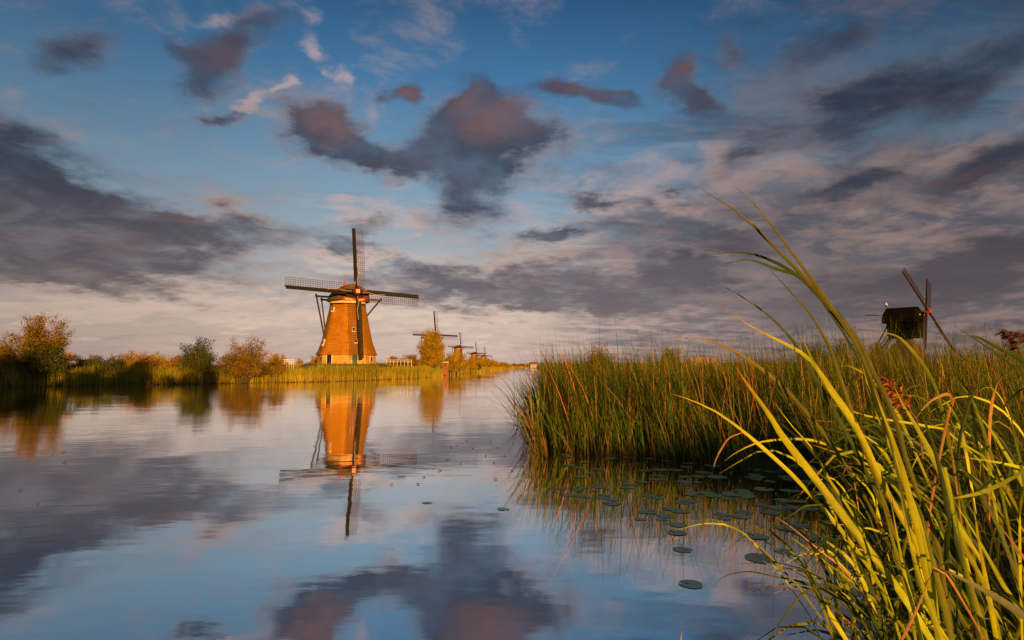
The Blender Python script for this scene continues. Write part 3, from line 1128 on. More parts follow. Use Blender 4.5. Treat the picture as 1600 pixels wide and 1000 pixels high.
# low shrubs on the meadow behind
for i, (a, b, yt, Y, lab) in enumerate(((110, 175, 556, 95, 'low rusty shrub next to the tallest willow'), (170, 232, 549, 96, 'low shrub with a bare bushy top behind the green reeds'), (222, 268, 551, 100, 'small golden shrub midway along the meadow edge'),
                                        (258, 300, 556, 98, 'small rusty shrub just before the dark bush'), (416, 452, 553, 108, 'rounded shrub beside the white fence near the golden bush'), (462, 474, 561, 150, 'tiny dark shrub between the white fence and the big mill'),
                                        (484, 506, 556, 118, 'golden shrub touching the brick base of the big mill'))):
    px_bush(a, b, yt, Y, LAND_L, lab, 3000, .20, RUST if i in (0, 3) else GOLD, group='low shrubs along the meadow behind the far bank', feather=.13)
for a, b, yt, Y, pal_, lab in ((104, 190, 558, 76, DARK_GREEN, 'low green sallow growing in the reeds beside the tallest willow'), (186, 272, 557, 79, BROWN_GREEN, 'low olive sallow in the reeds short of the dark green bush'),
                               (418, 446, 560, 84, BROWN_GREEN, 'low olive sallow at the foot of the golden brown bush')):
    px_bush(a, b, yt, Y, .5, lab, 6000, .17, pal_, group='low sallows in the reeds of the far bank', feather=.13)
# shrubs to the right of the mill
for (a, b, yt, Y, lab) in ((600, 632, 558, 190, 'low dark-gold shrub behind the long white fence'), (622, 662, 555, 175, 'larger dark-gold shrub between the white fence and the willow')):
    px_bush(a, b, yt, Y, LAND_L, lab, 3500, .32, RUST, group='shrubs behind the long white fence')
# the round willow in front of the second mill and the bushes that follow it down the bank
px_bush(653, 697, 517, 128, .6, 'tall dense golden willow hiding the second windmill', 16000, .26, GOLD, name='willow_tree', cat='tree', trunk_h=.12, feather=.12, n_br=120)
for i, (a, b, yt, Y, lab) in enumerate(((688, 722, 551, 150, 'golden bush directly behind the small jetty'), (700, 735, 553, 170, 'golden bush under the third windmill'), (722, 748, 561, 195, 'lower golden bush right of the third windmill'),
                                        (732, 757, 556, 250, 'green-gold bush in front of the fourth windmill'), (742, 752, 567, 212, 'small dark bush at the water below the fourth windmill'), (752, 772, 560, 300, 'golden bush below the farthest windmill'),
                                        (764, 782, 564, 350, 'round golden bush past the farthest windmill'), (776, 800, 566, 430, 'low golden bush far up the river bank'), (796, 812, 568.5, 620, 'tiny rusty tree at the far bend of the river'),
                                        (808, 822, 568, 700, 'small reddish tree group at the river end'), (822, 834, 566.5, 560, 'tiny round orange tree beside the far white house'))):
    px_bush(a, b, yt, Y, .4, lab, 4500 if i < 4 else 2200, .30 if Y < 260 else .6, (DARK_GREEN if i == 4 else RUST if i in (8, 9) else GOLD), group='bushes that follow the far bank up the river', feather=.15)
# bushes beyond the reed bed on the right
for (a, b, yt, Y, lab, pal) in ((908, 960, 541, 62, 'dark rounded bush showing over the tallest reeds', BROWN_GREEN), (1030, 1068, 543, 75, 'small round tree standing over the reed tops', BROWN_GREEN),
                                (1240, 1300, 536, 70, 'long dark thicket over the reeds near the post mill', DARK_GREEN), (1290, 1350, 534, 66, 'dark bush closing the gap before the post mill', DARK_GREEN),
                                (1350, 1392, 538, 74, 'low dark bush at the tail of the post mill', BROWN_GREEN), (1470, 1530, 541, 80, 'low bush right of the post mill sails', DARK_GREEN), (1540, 1640, 532, 60, 'dark bush at the edge under the purple plume', DARK_GREEN)):
    px_bush(a, b, yt, Y, .2, lab, 5000, .16, pal, group='bushes behind the reed bed')

# trees on the near bank behind the camera: their shade falls on the far bank's left half
for i in range(10):
    x = -45 + i * 4.2
    hgt = 12.5 + 1.3 * math.sin(i * 2.1)
    bush('bank_tree', ('tall tree on the near bank behind the viewpoint'), 'tree', x, -16 + 1.5 * math.sin(i * 1.7), .1, hgt, 7.0, 5000, .85, DARK_GREEN, trunk_h=.10, feather=.14, group='trees on the near bank behind the viewpoint')


# ------------------------------------------------------------------ reeds of the far bank
REED_FAR = [(5, (.30, .33, .02)), (3, (.44, .38, .02)), (1.5, (.45, .30, .04)), (1, (.15, .20, .02))]
REED_FAR_B = [(2, (.58, .40, .04)), (2, (.48, .36, .03)), (1, (.25, .27, .03))]


def bank_reeds(name, label_unused, line, dens, depth, hmin, hmax, w, pal, palb, inset=.0, zfun=None, lean=.06, segs=3):
    pts, seg = [], []
    base = []
    for (a, b) in zip(line[:-1], line[1:]):
        a, b = Vector(a), Vector(b)
        L = (b - a).length
        n = int(L * depth * dens)
        if n <= 0:
            continue
        t = rng.uniform(0, 1, n)
        o = rng.uniform(0, 1, n) ** 1.2 * depth + inset
        tt = (b - a).normalized()
        nn = Vector((-tt.y, tt.x))
        base.append(np.stack([a.x + (b.x - a.x) * t + nn.x * o, a.y + (b.y - a.y) * t + nn.y * o, np.clip((o - .0) / 3.0, 0, 1) * LAND_L - .05], 1))
    base = np.concatenate(base, 0)
    N = len(base)
    # clumps of differing height along the bank
    cl = .5 + .5 * np.sin(base[:, 0] * .9 + np.sin(base[:, 0] * .37) * 3)
    h = rng.uniform(hmin, hmax, N) * (.86 + .20 * cl) - base[:, 2] * .55
    tone = (.85 + .3 * (.5 + .5 * np.sin(base[:, 0] * .55 + 1.3 * np.sin(base[:, 0] * 1.9))))[:, None]
    me_ = blades(name, base, h, w * rng.uniform(.7, 1.4, N), rng.normal(math.pi, .9, N), np.abs(rng.normal(lean, .05, N)), rng.uniform(0, .25, N), pick(palb, N) * tone, pick(pal, N) * tone, segs)
    return tag(obj(name, me_, M_REED), kind='stuff')


LBw = [Vector((p[0], p[1])) for p in LB]
bank_reeds('bank_reeds', '', LBw[2:12], 34, 3.6, 1.9, 2.55, .045, REED_FAR, REED_FAR_B)
bank_reeds('far_bank_reeds', '', LBw[11:], 2.6, 5.0, 1.3, 2.0, .16, [(1, (.42, .30, .03)), (1, (.34, .28, .025))], REED_FAR_B)
# thin bright fringe of duckweed at the foot of the left reeds
fr = MB()
for i in range(2, 9):
    a, b = LBw[i], LBw[i + 1]
    t_ = (b - a).normalized()
    n_ = Vector((-t_.y, t_.x))
    K = 10
    for k in range(K):
        p0, p1 = a.lerp(b, k / K), a.lerp(b, (k + 1) / K)
        w0, w1 = [.22 + .16 * math.sin(13.7 * (i * K + k + e)) for e in (0, 1)]
        fr.add([(*(p0 - n_ * (.25 + w0)), .012), (*(p1 - n_ * (.25 + w1)), .012), (*(p1 + n_ * .3), .012), (*(p0 + n_ * .3), .012)], [(0, 1, 2, 3)])
M_DUCK = mat('duckweed', (.16, .17, .03), .8, (8, (.09, .11, .02)))
tag(fr.build('duckweed', M_DUCK), kind='stuff')

# rough grass on the meadow and mill mound
n = 26000
gx = rng.uniform(-75, 20, n)
gy = interp_x(gx, [(0, 0)] ) if False else rng.uniform(72, 128, n)
lby = np.interp(gx, [p[0] for p in LB], [p[1] for p in LB])
keep = (gy > lby + 3.4)
gx, gy = gx[keep], gy[keep]
r_ = np.hypot(gx - mp_.x, gy - mp_.y)
gz = LAND_L + np.clip((9.6 - r_) / 2.6, 0, 1) * (MILL_Z - LAND_L)
ok = r_ > 6.2
gx, gy, gz = gx[ok], gy[ok], gz[ok]
n = len(gx)
me_ = blades('meadow_grass', np.stack([gx, gy, gz - .05], 1), rng.uniform(.25, .75, n), rng.uniform(.06, .12, n), rng.uniform(0, 6.28, n), rng.uniform(.05, .35, n), rng.uniform(0, .3, n),
             pick([(1, (.12, .10, .035)), (1, (.10, .11, .03))], n), pick([(2, (.20, .14, .05)), (2, (.13, .13, .035)), (1, (.24, .15, .06))], n), 2)
tag(obj('meadow_grass', me_, M_REED), kind='stuff')


# ------------------------------------------------------------------ white fences, jetty and houses
def fence(label, px0, px1, y0, y1, Y, posts, rails):
    a0, a1 = P(px0, y1, Y), P(px1, y1, Y + .5)
    top = P(px0, y0, Y).z
    root = empty('white_fence', (a0.x, a0.y, 0), label=label, cat='fence')
    L = a1.x - a0.x
    for i in range(posts):
        MB().bar((L * i / (posts - 1), .5 * i / (posts - 1), LAND_L - .2), (L * i / (posts - 1), .5 * i / (posts - 1), top), .085, .085).build('post', M_WHITE, root)
    for k in range(rails):
        z = top - .06 - k * .38
        MB().bar((-.1, -.11, z), (L + .1, .39, z), .04, .075).build('rail', M_WHITE, root)
    return root


fence('short white fence of close posts beside the rounded shrub', 441, 459, 561, 568, 104, 6, 3)
fence('long low white railing between the big mill and the willow', 604, 643, 562, 568, 116, 8, 2)
MB_ = MB()
g = P(615, 564, 118)

# little jetty with a red-brown post house at the water below the willow
jx = G(688, 587)
jr = empty('jetty', (jx.x, jx.y - .5, 0), label='small wooden jetty with white rail at the foot of the willow', cat='jetty')
mbj = MB()
for i in range(9):
    mj = MB().box((-2.6 + i * .32, 0, .45), (.28, 1.4, .07)).build('plank', M_TIMBER, jr)
for x in (-2.7, -1.3, .1):
    MB().bar((x, -.6, -.6), (x, -.6, 1.35), .14).build('post', M_TIMBER, jr)
MB().bar((-2.9, -.68, 1.3), (.2, -.68, 1.3), .06, .12).build('rail', M_WHITE, jr)
hx = empty('sluice_post', (jx.x + 1.3, jx.y - .3, 0), label='rust-red sluice frame standing in the water at the jetty end', cat='sluice')
for s in (-1, 1):
    MB().bar((s * .55, 0, -.5), (s * .55, 0, 3.2), .26).build('post', M_TILE, hx)
for z in (.5, 1.0, 1.5, 2.0):
    MB().bar((-.5, .05, z), (.5, .05, z), .08, .36).build('plank', M_TILE, hx)
MB().bar((-.75, 0, 3.3), (.75, 0, 3.3), .3, .2).build('cross_beam', M_WHITE, hx)


def house(label, px0, px1, ytop, Y, wall, roof, zb, ridge=.5):
    a, b = P(px0, 571, Y), P(px1, 571, Y)
    Wd = b.x - a.x
    top = P(px0, ytop, Y).z - zb
    root = empty('farmhouse', ((a.x + b.x) / 2, Y, zb), label=label, cat='house')
    hw = top * (1 - ridge)
    MB().box((0, 0, hw / 2 - .2), (Wd, 7, hw + .4)).build('wall', wall, root)
    w2 = Wd / 2 + .4
    MB().add([(-w2, -4, hw), (w2, -4, hw), (w2, 4, hw), (-w2, 4, hw), (-w2 + .8, 0, top), (w2 - .8, 0, top)], [(0, 1, 5, 4), (1, 2, 5), (2, 3, 4, 5), (3, 0, 4), (3, 2, 1, 0)]).build('roof', roof, root)
    nw = max(2, int(Wd / 5))
    for i in range(nw):
        x = -Wd / 2 + (i + .5) * Wd / nw
        wn = MB().box((x, -3.53, hw * .5), (1.3, .08, 1.4)).build('window', M_WHITE, root)
        MB().box((x, -3.585, hw * .5), (1.0, .03, 1.1)).build('pane', M_PANE, wn)
    MB().box((Wd * .2, .3, top + .3), (.7, .7, 1.4)).build('chimney', M_TILE, root)


house('tiny white house with an orange roof at the far end of the river', 829, 838, 565.5, 520, M_WHITE, M_TILE, 1.2)
house('long low farmhouse with pale roof just visible over the reeds', 1076, 1106, 558, 260, M_ROOFPALE, M_ROOFPALE, .5)
house('low barn with pale roof further along the reed tops', 1108, 1122, 560, 270, M_ROOFPALE, M_ROOFPALE, .5)

# far tree lines that read as one low mass on the horizon
def treeline(name, px0, px1, ytop, Y, n, pal, leaf=1.6, depth=30):
    x = rng.uniform(px0, px1, n)
    X = (x - 800) / F * Y
    prof_ = .55 + .45 * np.sin(x * .11) * np.sin(x * .043 + 1)
    top = P(0, ytop, Y).z
    z = rng.uniform(0, 1, n) ** .8 * top * (.6 + .4 * prof_) + LAND_L * .5
    ctr = np.stack([X, Y + rng.uniform(0, depth, n), z], 1)
    a = rng.normal(0, 1, (n, 3)); a /= np.linalg.norm(a, axis=1)[:, None]
    c = np.cross(a, rng.normal(0, 1, (n, 3))); c /= np.linalg.norm(c, axis=1)[:, None]
    L = leaf * rng.uniform(.6, 1.5, (n, 1))
    vs = np.stack([ctr - a * L * .5, ctr + c * L * .3, ctr + a * L * .5, ctr - c * L * .3], 1)
    me_ = np_mesh(name, vs.reshape(-1, 3), np.arange(n * 4).reshape(-1, 4), np.repeat(pick(pal, n), 4, 0))
    return tag(obj(name, me_, M_BUSH), kind='stuff')


treeline('horizon_woods', -100, 800, 567.5, 900, 9000, RUST)
treeline('horizon_woods', 835, 1700, 566, 800, 9000, DARK_GREEN)

# ------------------------------------------------------------------ the reed bed on the right
REED = [(4, (.08, .135, .012)), (2.4, (.19, .23, .014)), (1.3, (.32, .24, .02)), (1.3, (.50, .20, .05)), (6, (.025, .055, .009))]
REED_B = [(2, (.36, .18, .06)), (1.5, (.16, .10, .03)), (5, (.05, .10, .015))]
RBn = [Vector(p) for p in RB]
edgeY = [p[1] for p in RB[10:]]          # the waterline by distance ahead (front edge and on up the river)


def left_edge(Y):
    """x of the reed bed's water side at distance Y"""
    ys, xs = [], []
    for p in RB[14:]:
        ys.append(p[1]); xs.append(p[0])
    return np.interp(Y, ys, xs)


def front_edge(X):
    """distance ahead at which the bed starts, by x"""
    pts = sorted([(p[0], p[1]) for p in RB[8:15]])
    return np.interp(X, [p[0] for p in pts], [p[1] for p in pts])


def reed_patch(name, Y0, Y1, dens, w, hmin, hmax, segs=4, xmax=.98, front=True, blades_per=2):
    area_w = xmax * Y1
    n = int((Y1 - Y0) * (area_w) * dens)
    Y = rng.uniform(Y0, Y1, n)
    X = rng.uniform(0, xmax * Y1, n)
    k = (X < xmax * Y + 1) & (X > left_edge(np.maximum(Y, 17.0)) + .05 + .12 * Y / 17)
    if front:
        k &= Y > front_edge(X) + .1
    X, Y = X[k], Y[k]
    # clumping
    cl = np.sin(X * 2.1 + np.sin(Y * 1.3) * 2) * np.sin(Y * 1.7 + X * .6)
    k = rng.uniform(0, 1, len(X)) < .50 + .50 * cl
    X, Y, cl = X[k], Y[k], cl[k]
    X = np.repeat(X, blades_per) + rng.normal(0, .05, len(X) * blades_per)
    Y = np.repeat(Y, blades_per) + rng.normal(0, .05, len(Y) * blades_per)
    cl = np.repeat(cl, blades_per)
    N = len(X)
    # stands vary in height over a few metres
    hv = 1.15 + .10 * np.clip((X / Y - .35) / .3, 0, 1) + .10 * np.sin(X * .8 + 2.2) * np.cos(Y * .5) + .04 * np.sin(X * 3.1)
    h = rng.uniform(hmin, hmax, N) ** 1.0 * hv
    short = rng.uniform(0, 1, N) < .25
    h[short] *= rng.uniform(.45, .85, short.sum())
    # clumps lean together, some of them wind-thrown
    q1 = np.sin(X * 1.7 + 1.5 * np.sin(Y * 1.1)) * np.cos(Y * 2.3 + X * .9)
    az = math.pi + q1 * 1.6 + rng.normal(0, .9, N)
    h = h * (1 + .09 * np.sin(X * 4.3 + 2 * np.sin(Y * 2.9)) + .07 * np.sin(X * 1.3 + Y))
    me_ = blades(name, np.stack([X, Y, np.full(N, -.1)], 1), h, w * rng.uniform(.5, 1.7, N), az, np.abs(rng.normal(.05, .06, N)) + .10 * np.clip(q1, 0, 1) + .30 * (rng.uniform(0, 1, N) < .05), np.abs(rng.normal(.10, .14, N)),
                 pick(REED_B, N, .3), pick(REED, N, .38) * (.9 + .2 * cl[:, None]) * (np.array([1, 1, 1]) + np.sin(X * 1.1 + 2 * np.sin(Y * .7 + X * .3))[:, None] * np.array([.28, .02, 0])), segs)
    return tag(obj(name, me_, M_REED), kind='stuff')


reed_patch('reed_bed', 13.5, 21, 40, .024, 2.2, 3.15, 5)
reed_patch('tall_reed_tips', 14, 24, 5, .012, 3.0, 3.75, 6, blades_per=1)
reed_patch('reed_bed_middle', 21, 34, 16, .028, 2.4, 3.25, 4, front=False)
reed_patch('reed_bed_back', 34, 70, 3.2, .055, 2.4, 3.3, 3, front=False)
reed_patch('reed_bed_far', 70, 330, .09, .28, 2.4, 3.6, 3, xmax=.98, front=False, blades_per=3)

# dense line of reeds along the river side of the bed, receding
line = [Vector(p) for p in RB[13:]]
base = []
for (a, b) in zip(line[:-1], line[1:]):
    L = (b - a).length
    Ym = max((a.y + b.y) / 2, 17)
    n = int(min(2500, L * 1.5 * 900 / Ym * 1.2))
    t = rng.uniform(0, 1, n)
    o = .08 * Ym / 17 + rng.uniform(0, 1, n) ** .7 * (1.3 + Ym * .02)
    base.append(np.stack([a.x + (b.x - a.x) * t + o, a.y + (b.y - a.y) * t, np.full(n, -.05)], 1))
base = np.concatenate(base, 0)
N = len(base)
me_ = blades('river_edge_reeds', base, rng.uniform(1.6, 2.9, N), base[:, 1] * .0011 * rng.uniform(.6, 1.4, N), rng.normal(math.pi, 1.0, N), np.abs(rng.normal(.08, .08, N)), np.abs(rng.normal(.1, .12, N)), pick(REED_B, N, .3), pick(REED, N, .25), 4)
tag(obj('river_edge_reeds', me_, M_REED), kind='stuff')

# loose stems standing out in the water along the bed's open side, leaning away from it
n = 230
ty_ = 15.5 + rng.uniform(0, 1, n) ** 1.6 * 26
tx_ = left_edge(np.maximum(ty_, 17)) - np.abs(rng.normal(0, .28, n)) * ty_ / 17 + .15
grp = np.floor(ty_ * 2.0)
grp_off = np.sin(grp * 12.9) * .16
me_ = blades('loose_edge_reeds', np.stack([tx_ + grp_off, ty_, np.full(n, -.08)], 1), rng.uniform(1.1, 2.9, n), .02 * ty_ / 17 * rng.uniform(.6, 1.5, n), rng.normal(math.pi, .7, n),
             np.abs(rng.normal(.22, .22, n)), np.abs(rng.normal(.18, .18, n)), pick(REED_B, n, .3), pick(REED, n, .3), 6, flop=.05)
tag(obj('loose_edge_reeds', me_, M_REED), kind='stuff')
# a thin outer fringe of stems in front of the bed, open to the water
n = 1000
X = rng.uniform(1.2, 9.5, n)
Y = front_edge(X) - np.abs(rng.normal(0, .35, n)) + .1
me_ = blades('fringe_reeds', np.stack([X, Y, np.full(n, -.08)], 1), rng.uniform(.7, 2.4, n), .022 * rng.uniform(.6, 1.5, n), rng.normal(math.pi, 1.2, n), np.abs(rng.normal(.08, .12, n)), np.abs(rng.normal(.12, .16, n)),
             pick(REED_B, n, .3), pick([(3, (.06, .16, .012)), (2, (.12, .18, .014)), (1, (.36, .18, .05))], n, .3), 6, flop=.05)
tag(obj('fringe_reeds', me_, M_REED), kind='stuff')

# ------------------------------------------------------------------ near bank: grass and sedge between the viewer and the reed bed
GR = [(7, (.045, .085, .012)), (2, (.10, .14, .014)), (1, (.30, .28, .015)), (.6, (.28, .15, .04))]  # main green darkened: shade on the near-bank growth is put into the colour
GR_B = [(2, (.09, .08, .02)), (3, (.04, .07, .012))]
RBx = [(p[0], p[1]) for p in RB[3:11]]       # bank edge near the viewer


def near_edge_x(Y):
    pts = sorted([(p[1], p[0]) for p in RBx])
    return np.interp(Y, [p[0] for p in pts], [p[1] for p in pts])


def near_grass(name, Y0, Y1, dens, w, h0, h1, lean, bend, segs=6, inset=.15, xspan=.98, az_s=.8, pal=GR, trim=None):
    n = int((Y1 - Y0) * (xspan * Y1 + 1) * dens)
    Y = rng.uniform(Y0, Y1, n)
    X = rng.uniform(0, xspan * Y1 + 1.2, n)
    k = (X > near_edge_x(Y) + inset)
    X, Y = X[k], Y[k]
    N = len(X)
    edge = np.clip((X - near_edge_x(Y)) / 1.6, .55, 1)
    h = rng.uniform(h0, h1, N) * edge
    if trim:
        h = np.minimum(h, trim(X, Y) * rng.uniform(.75, 1.05, N))
    me_ = blades(name, np.stack([X, Y, np.full(N, .15)], 1), h, w * rng.uniform(.55, 1.5, N), rng.normal(math.pi, az_s, N), np.abs(rng.normal(lean, .15, N)), np.abs(rng.normal(bend, .2, N)),
                 pick(GR_B, N, .3), pick(pal, N, .3), segs, flop=.12)
    return tag(obj(name, me_, M_REED), kind='stuff')


near_grass('sedge', 7.0, 16.5, 60, .016, 1.5, 2.5, .18, .30)
near_grass('bank_grass', 2.6, 7.0, 190, .010, .7, 1.9, .22, .35)
near_grass('fine_grass', 2.7, 7.0, 55, .0065, .9, 2.1, .25, .35, pal=[(4, (.38, .42, .01)), (3, (.22, .28, .012)), (1, (.5, .28, .05))])
# the stand goes on to the side, outside the picture, and shades the foot of the reed bed
n = 9000
X = rng.uniform(5.0, 15, n); Y = rng.uniform(-3, 4.5, n)
k = X > 5.0 + np.maximum(Y, 0) * 1.15
X, Y = X[k], Y[k]
N = len(X)
me_ = blades('side_reeds', np.stack([X, Y, np.full(N, .1)], 1), rng.uniform(1.3, 2.3, N), .03 * rng.uniform(.6, 1.4, N), rng.normal(math.pi, .9, N), np.abs(rng.normal(.1, .1, N)), np.abs(rng.normal(.1, .15, N)), pick(GR_B, N, .3), pick(GR, N, .3), 4)
tag(obj('side_reeds', me_, M_REED), kind='stuff')


# ------------------------------------------------------------------ broad reed leaves close to the viewer
def catmull(pts, n):
    p = [pts[0] + (pts[0] - pts[1])] + list(pts) + [pts[-1] + (pts[-1] - pts[-2])]
    out = []
    m = len(pts) - 1
    for i in range(n):
        u = i / (n - 1) * m
        k = min(int(u), m - 1)
        t = u - k
        a, b, c, e = p[k], p[k + 1], p[k + 2], p[k + 3]
        out.append(.5 * ((2 * b) + (c - a) * t + (2 * a - 5 * b + 4 * c - e) * t * t + (3 * b - 3 * c + e - a) * t ** 3))
    return out


def ribbon(name, pts, wmax, color, tipcol=None, parent=None, n=18, twist=0.0, face=None, blunt=False, fold=.22, quick=1.5):
    """leaf from tip (pts[0]) to root (pts[-1]): folded along the midrib, tapering to the tip"""
    cs = catmull(pts, n)
    vs, cols_, uvs = [], [], []
    col_ = np.array(color)
    tipc = np.array(tipcol if tipcol is not None else color)
    ph1, ph2, tipl = random.uniform(0, 6), random.uniform(0, 6), random.uniform(.05, .22)
    view = face or (Vector((0, 0, EYE)) - cs[n // 2]).normalized()
    for i, c in enumerate(cs):
        s = i / (n - 1)
        t = (cs[min(i + 1, n - 1)] - cs[max(i - 1, 0)]).normalized()
        sd = t.cross(view).normalized()
        sd = Matrix.Rotation(twist * (s - .4), 3, t) @ sd
        nr = sd.cross(t)
        w = wmax * (min(1, (s + (.25 if blunt else .0)) * quick) ** .85) * (1 - .48 * max(0, s - .5) / .5)
        w = max(w, wmax * .04)
        vs += [c + sd * w / 2, c + nr * w * fold, c - sd * w / 2]
        k = min(1, s / tipl)
        cc = tipc * (1 - k) + col_ * k
        cc = cc * (1 + .10 * math.sin(s * 9 + ph1)) * np.array([1 + .10 * math.sin(s * 5 + ph2), 1, 1])
        e1 = .25 if random.random() < .06 else 1.0
        e2 = .35 if random.random() < .06 else 1.0
        cols_ += [cc * .90 * e1, cc * 1.12, cc * e2]
        uvs += [(0, s * 4), (.5, s * 4), (1, s * 4)]
    q = []
    for i in range(n - 1):
        a = i * 3
        q += [(a, a + 1, a + 4, a + 3), (a + 1, a + 2, a + 5, a + 4)]
    me_ = np_mesh(name, [v[:] for v in vs], q, np.array(cols_), uvs)
    o = obj(name, me_, M_BLADE, parent)
    me_.polygons.foreach_set('use_smooth', [True] * len(me_.polygons))
    return o


YG = (.48, .55, .008)       # lit yellow-green leaf
OG = (.22, .27, .010)
DG = (.055, .10, .014)
OLV = (.13, .14, .010)
DRY = (.50, .26, .10)
PINK = (.45, .22, .14)
GREY = (.13, .15, .08)
TIP = (.38, .17, .06)

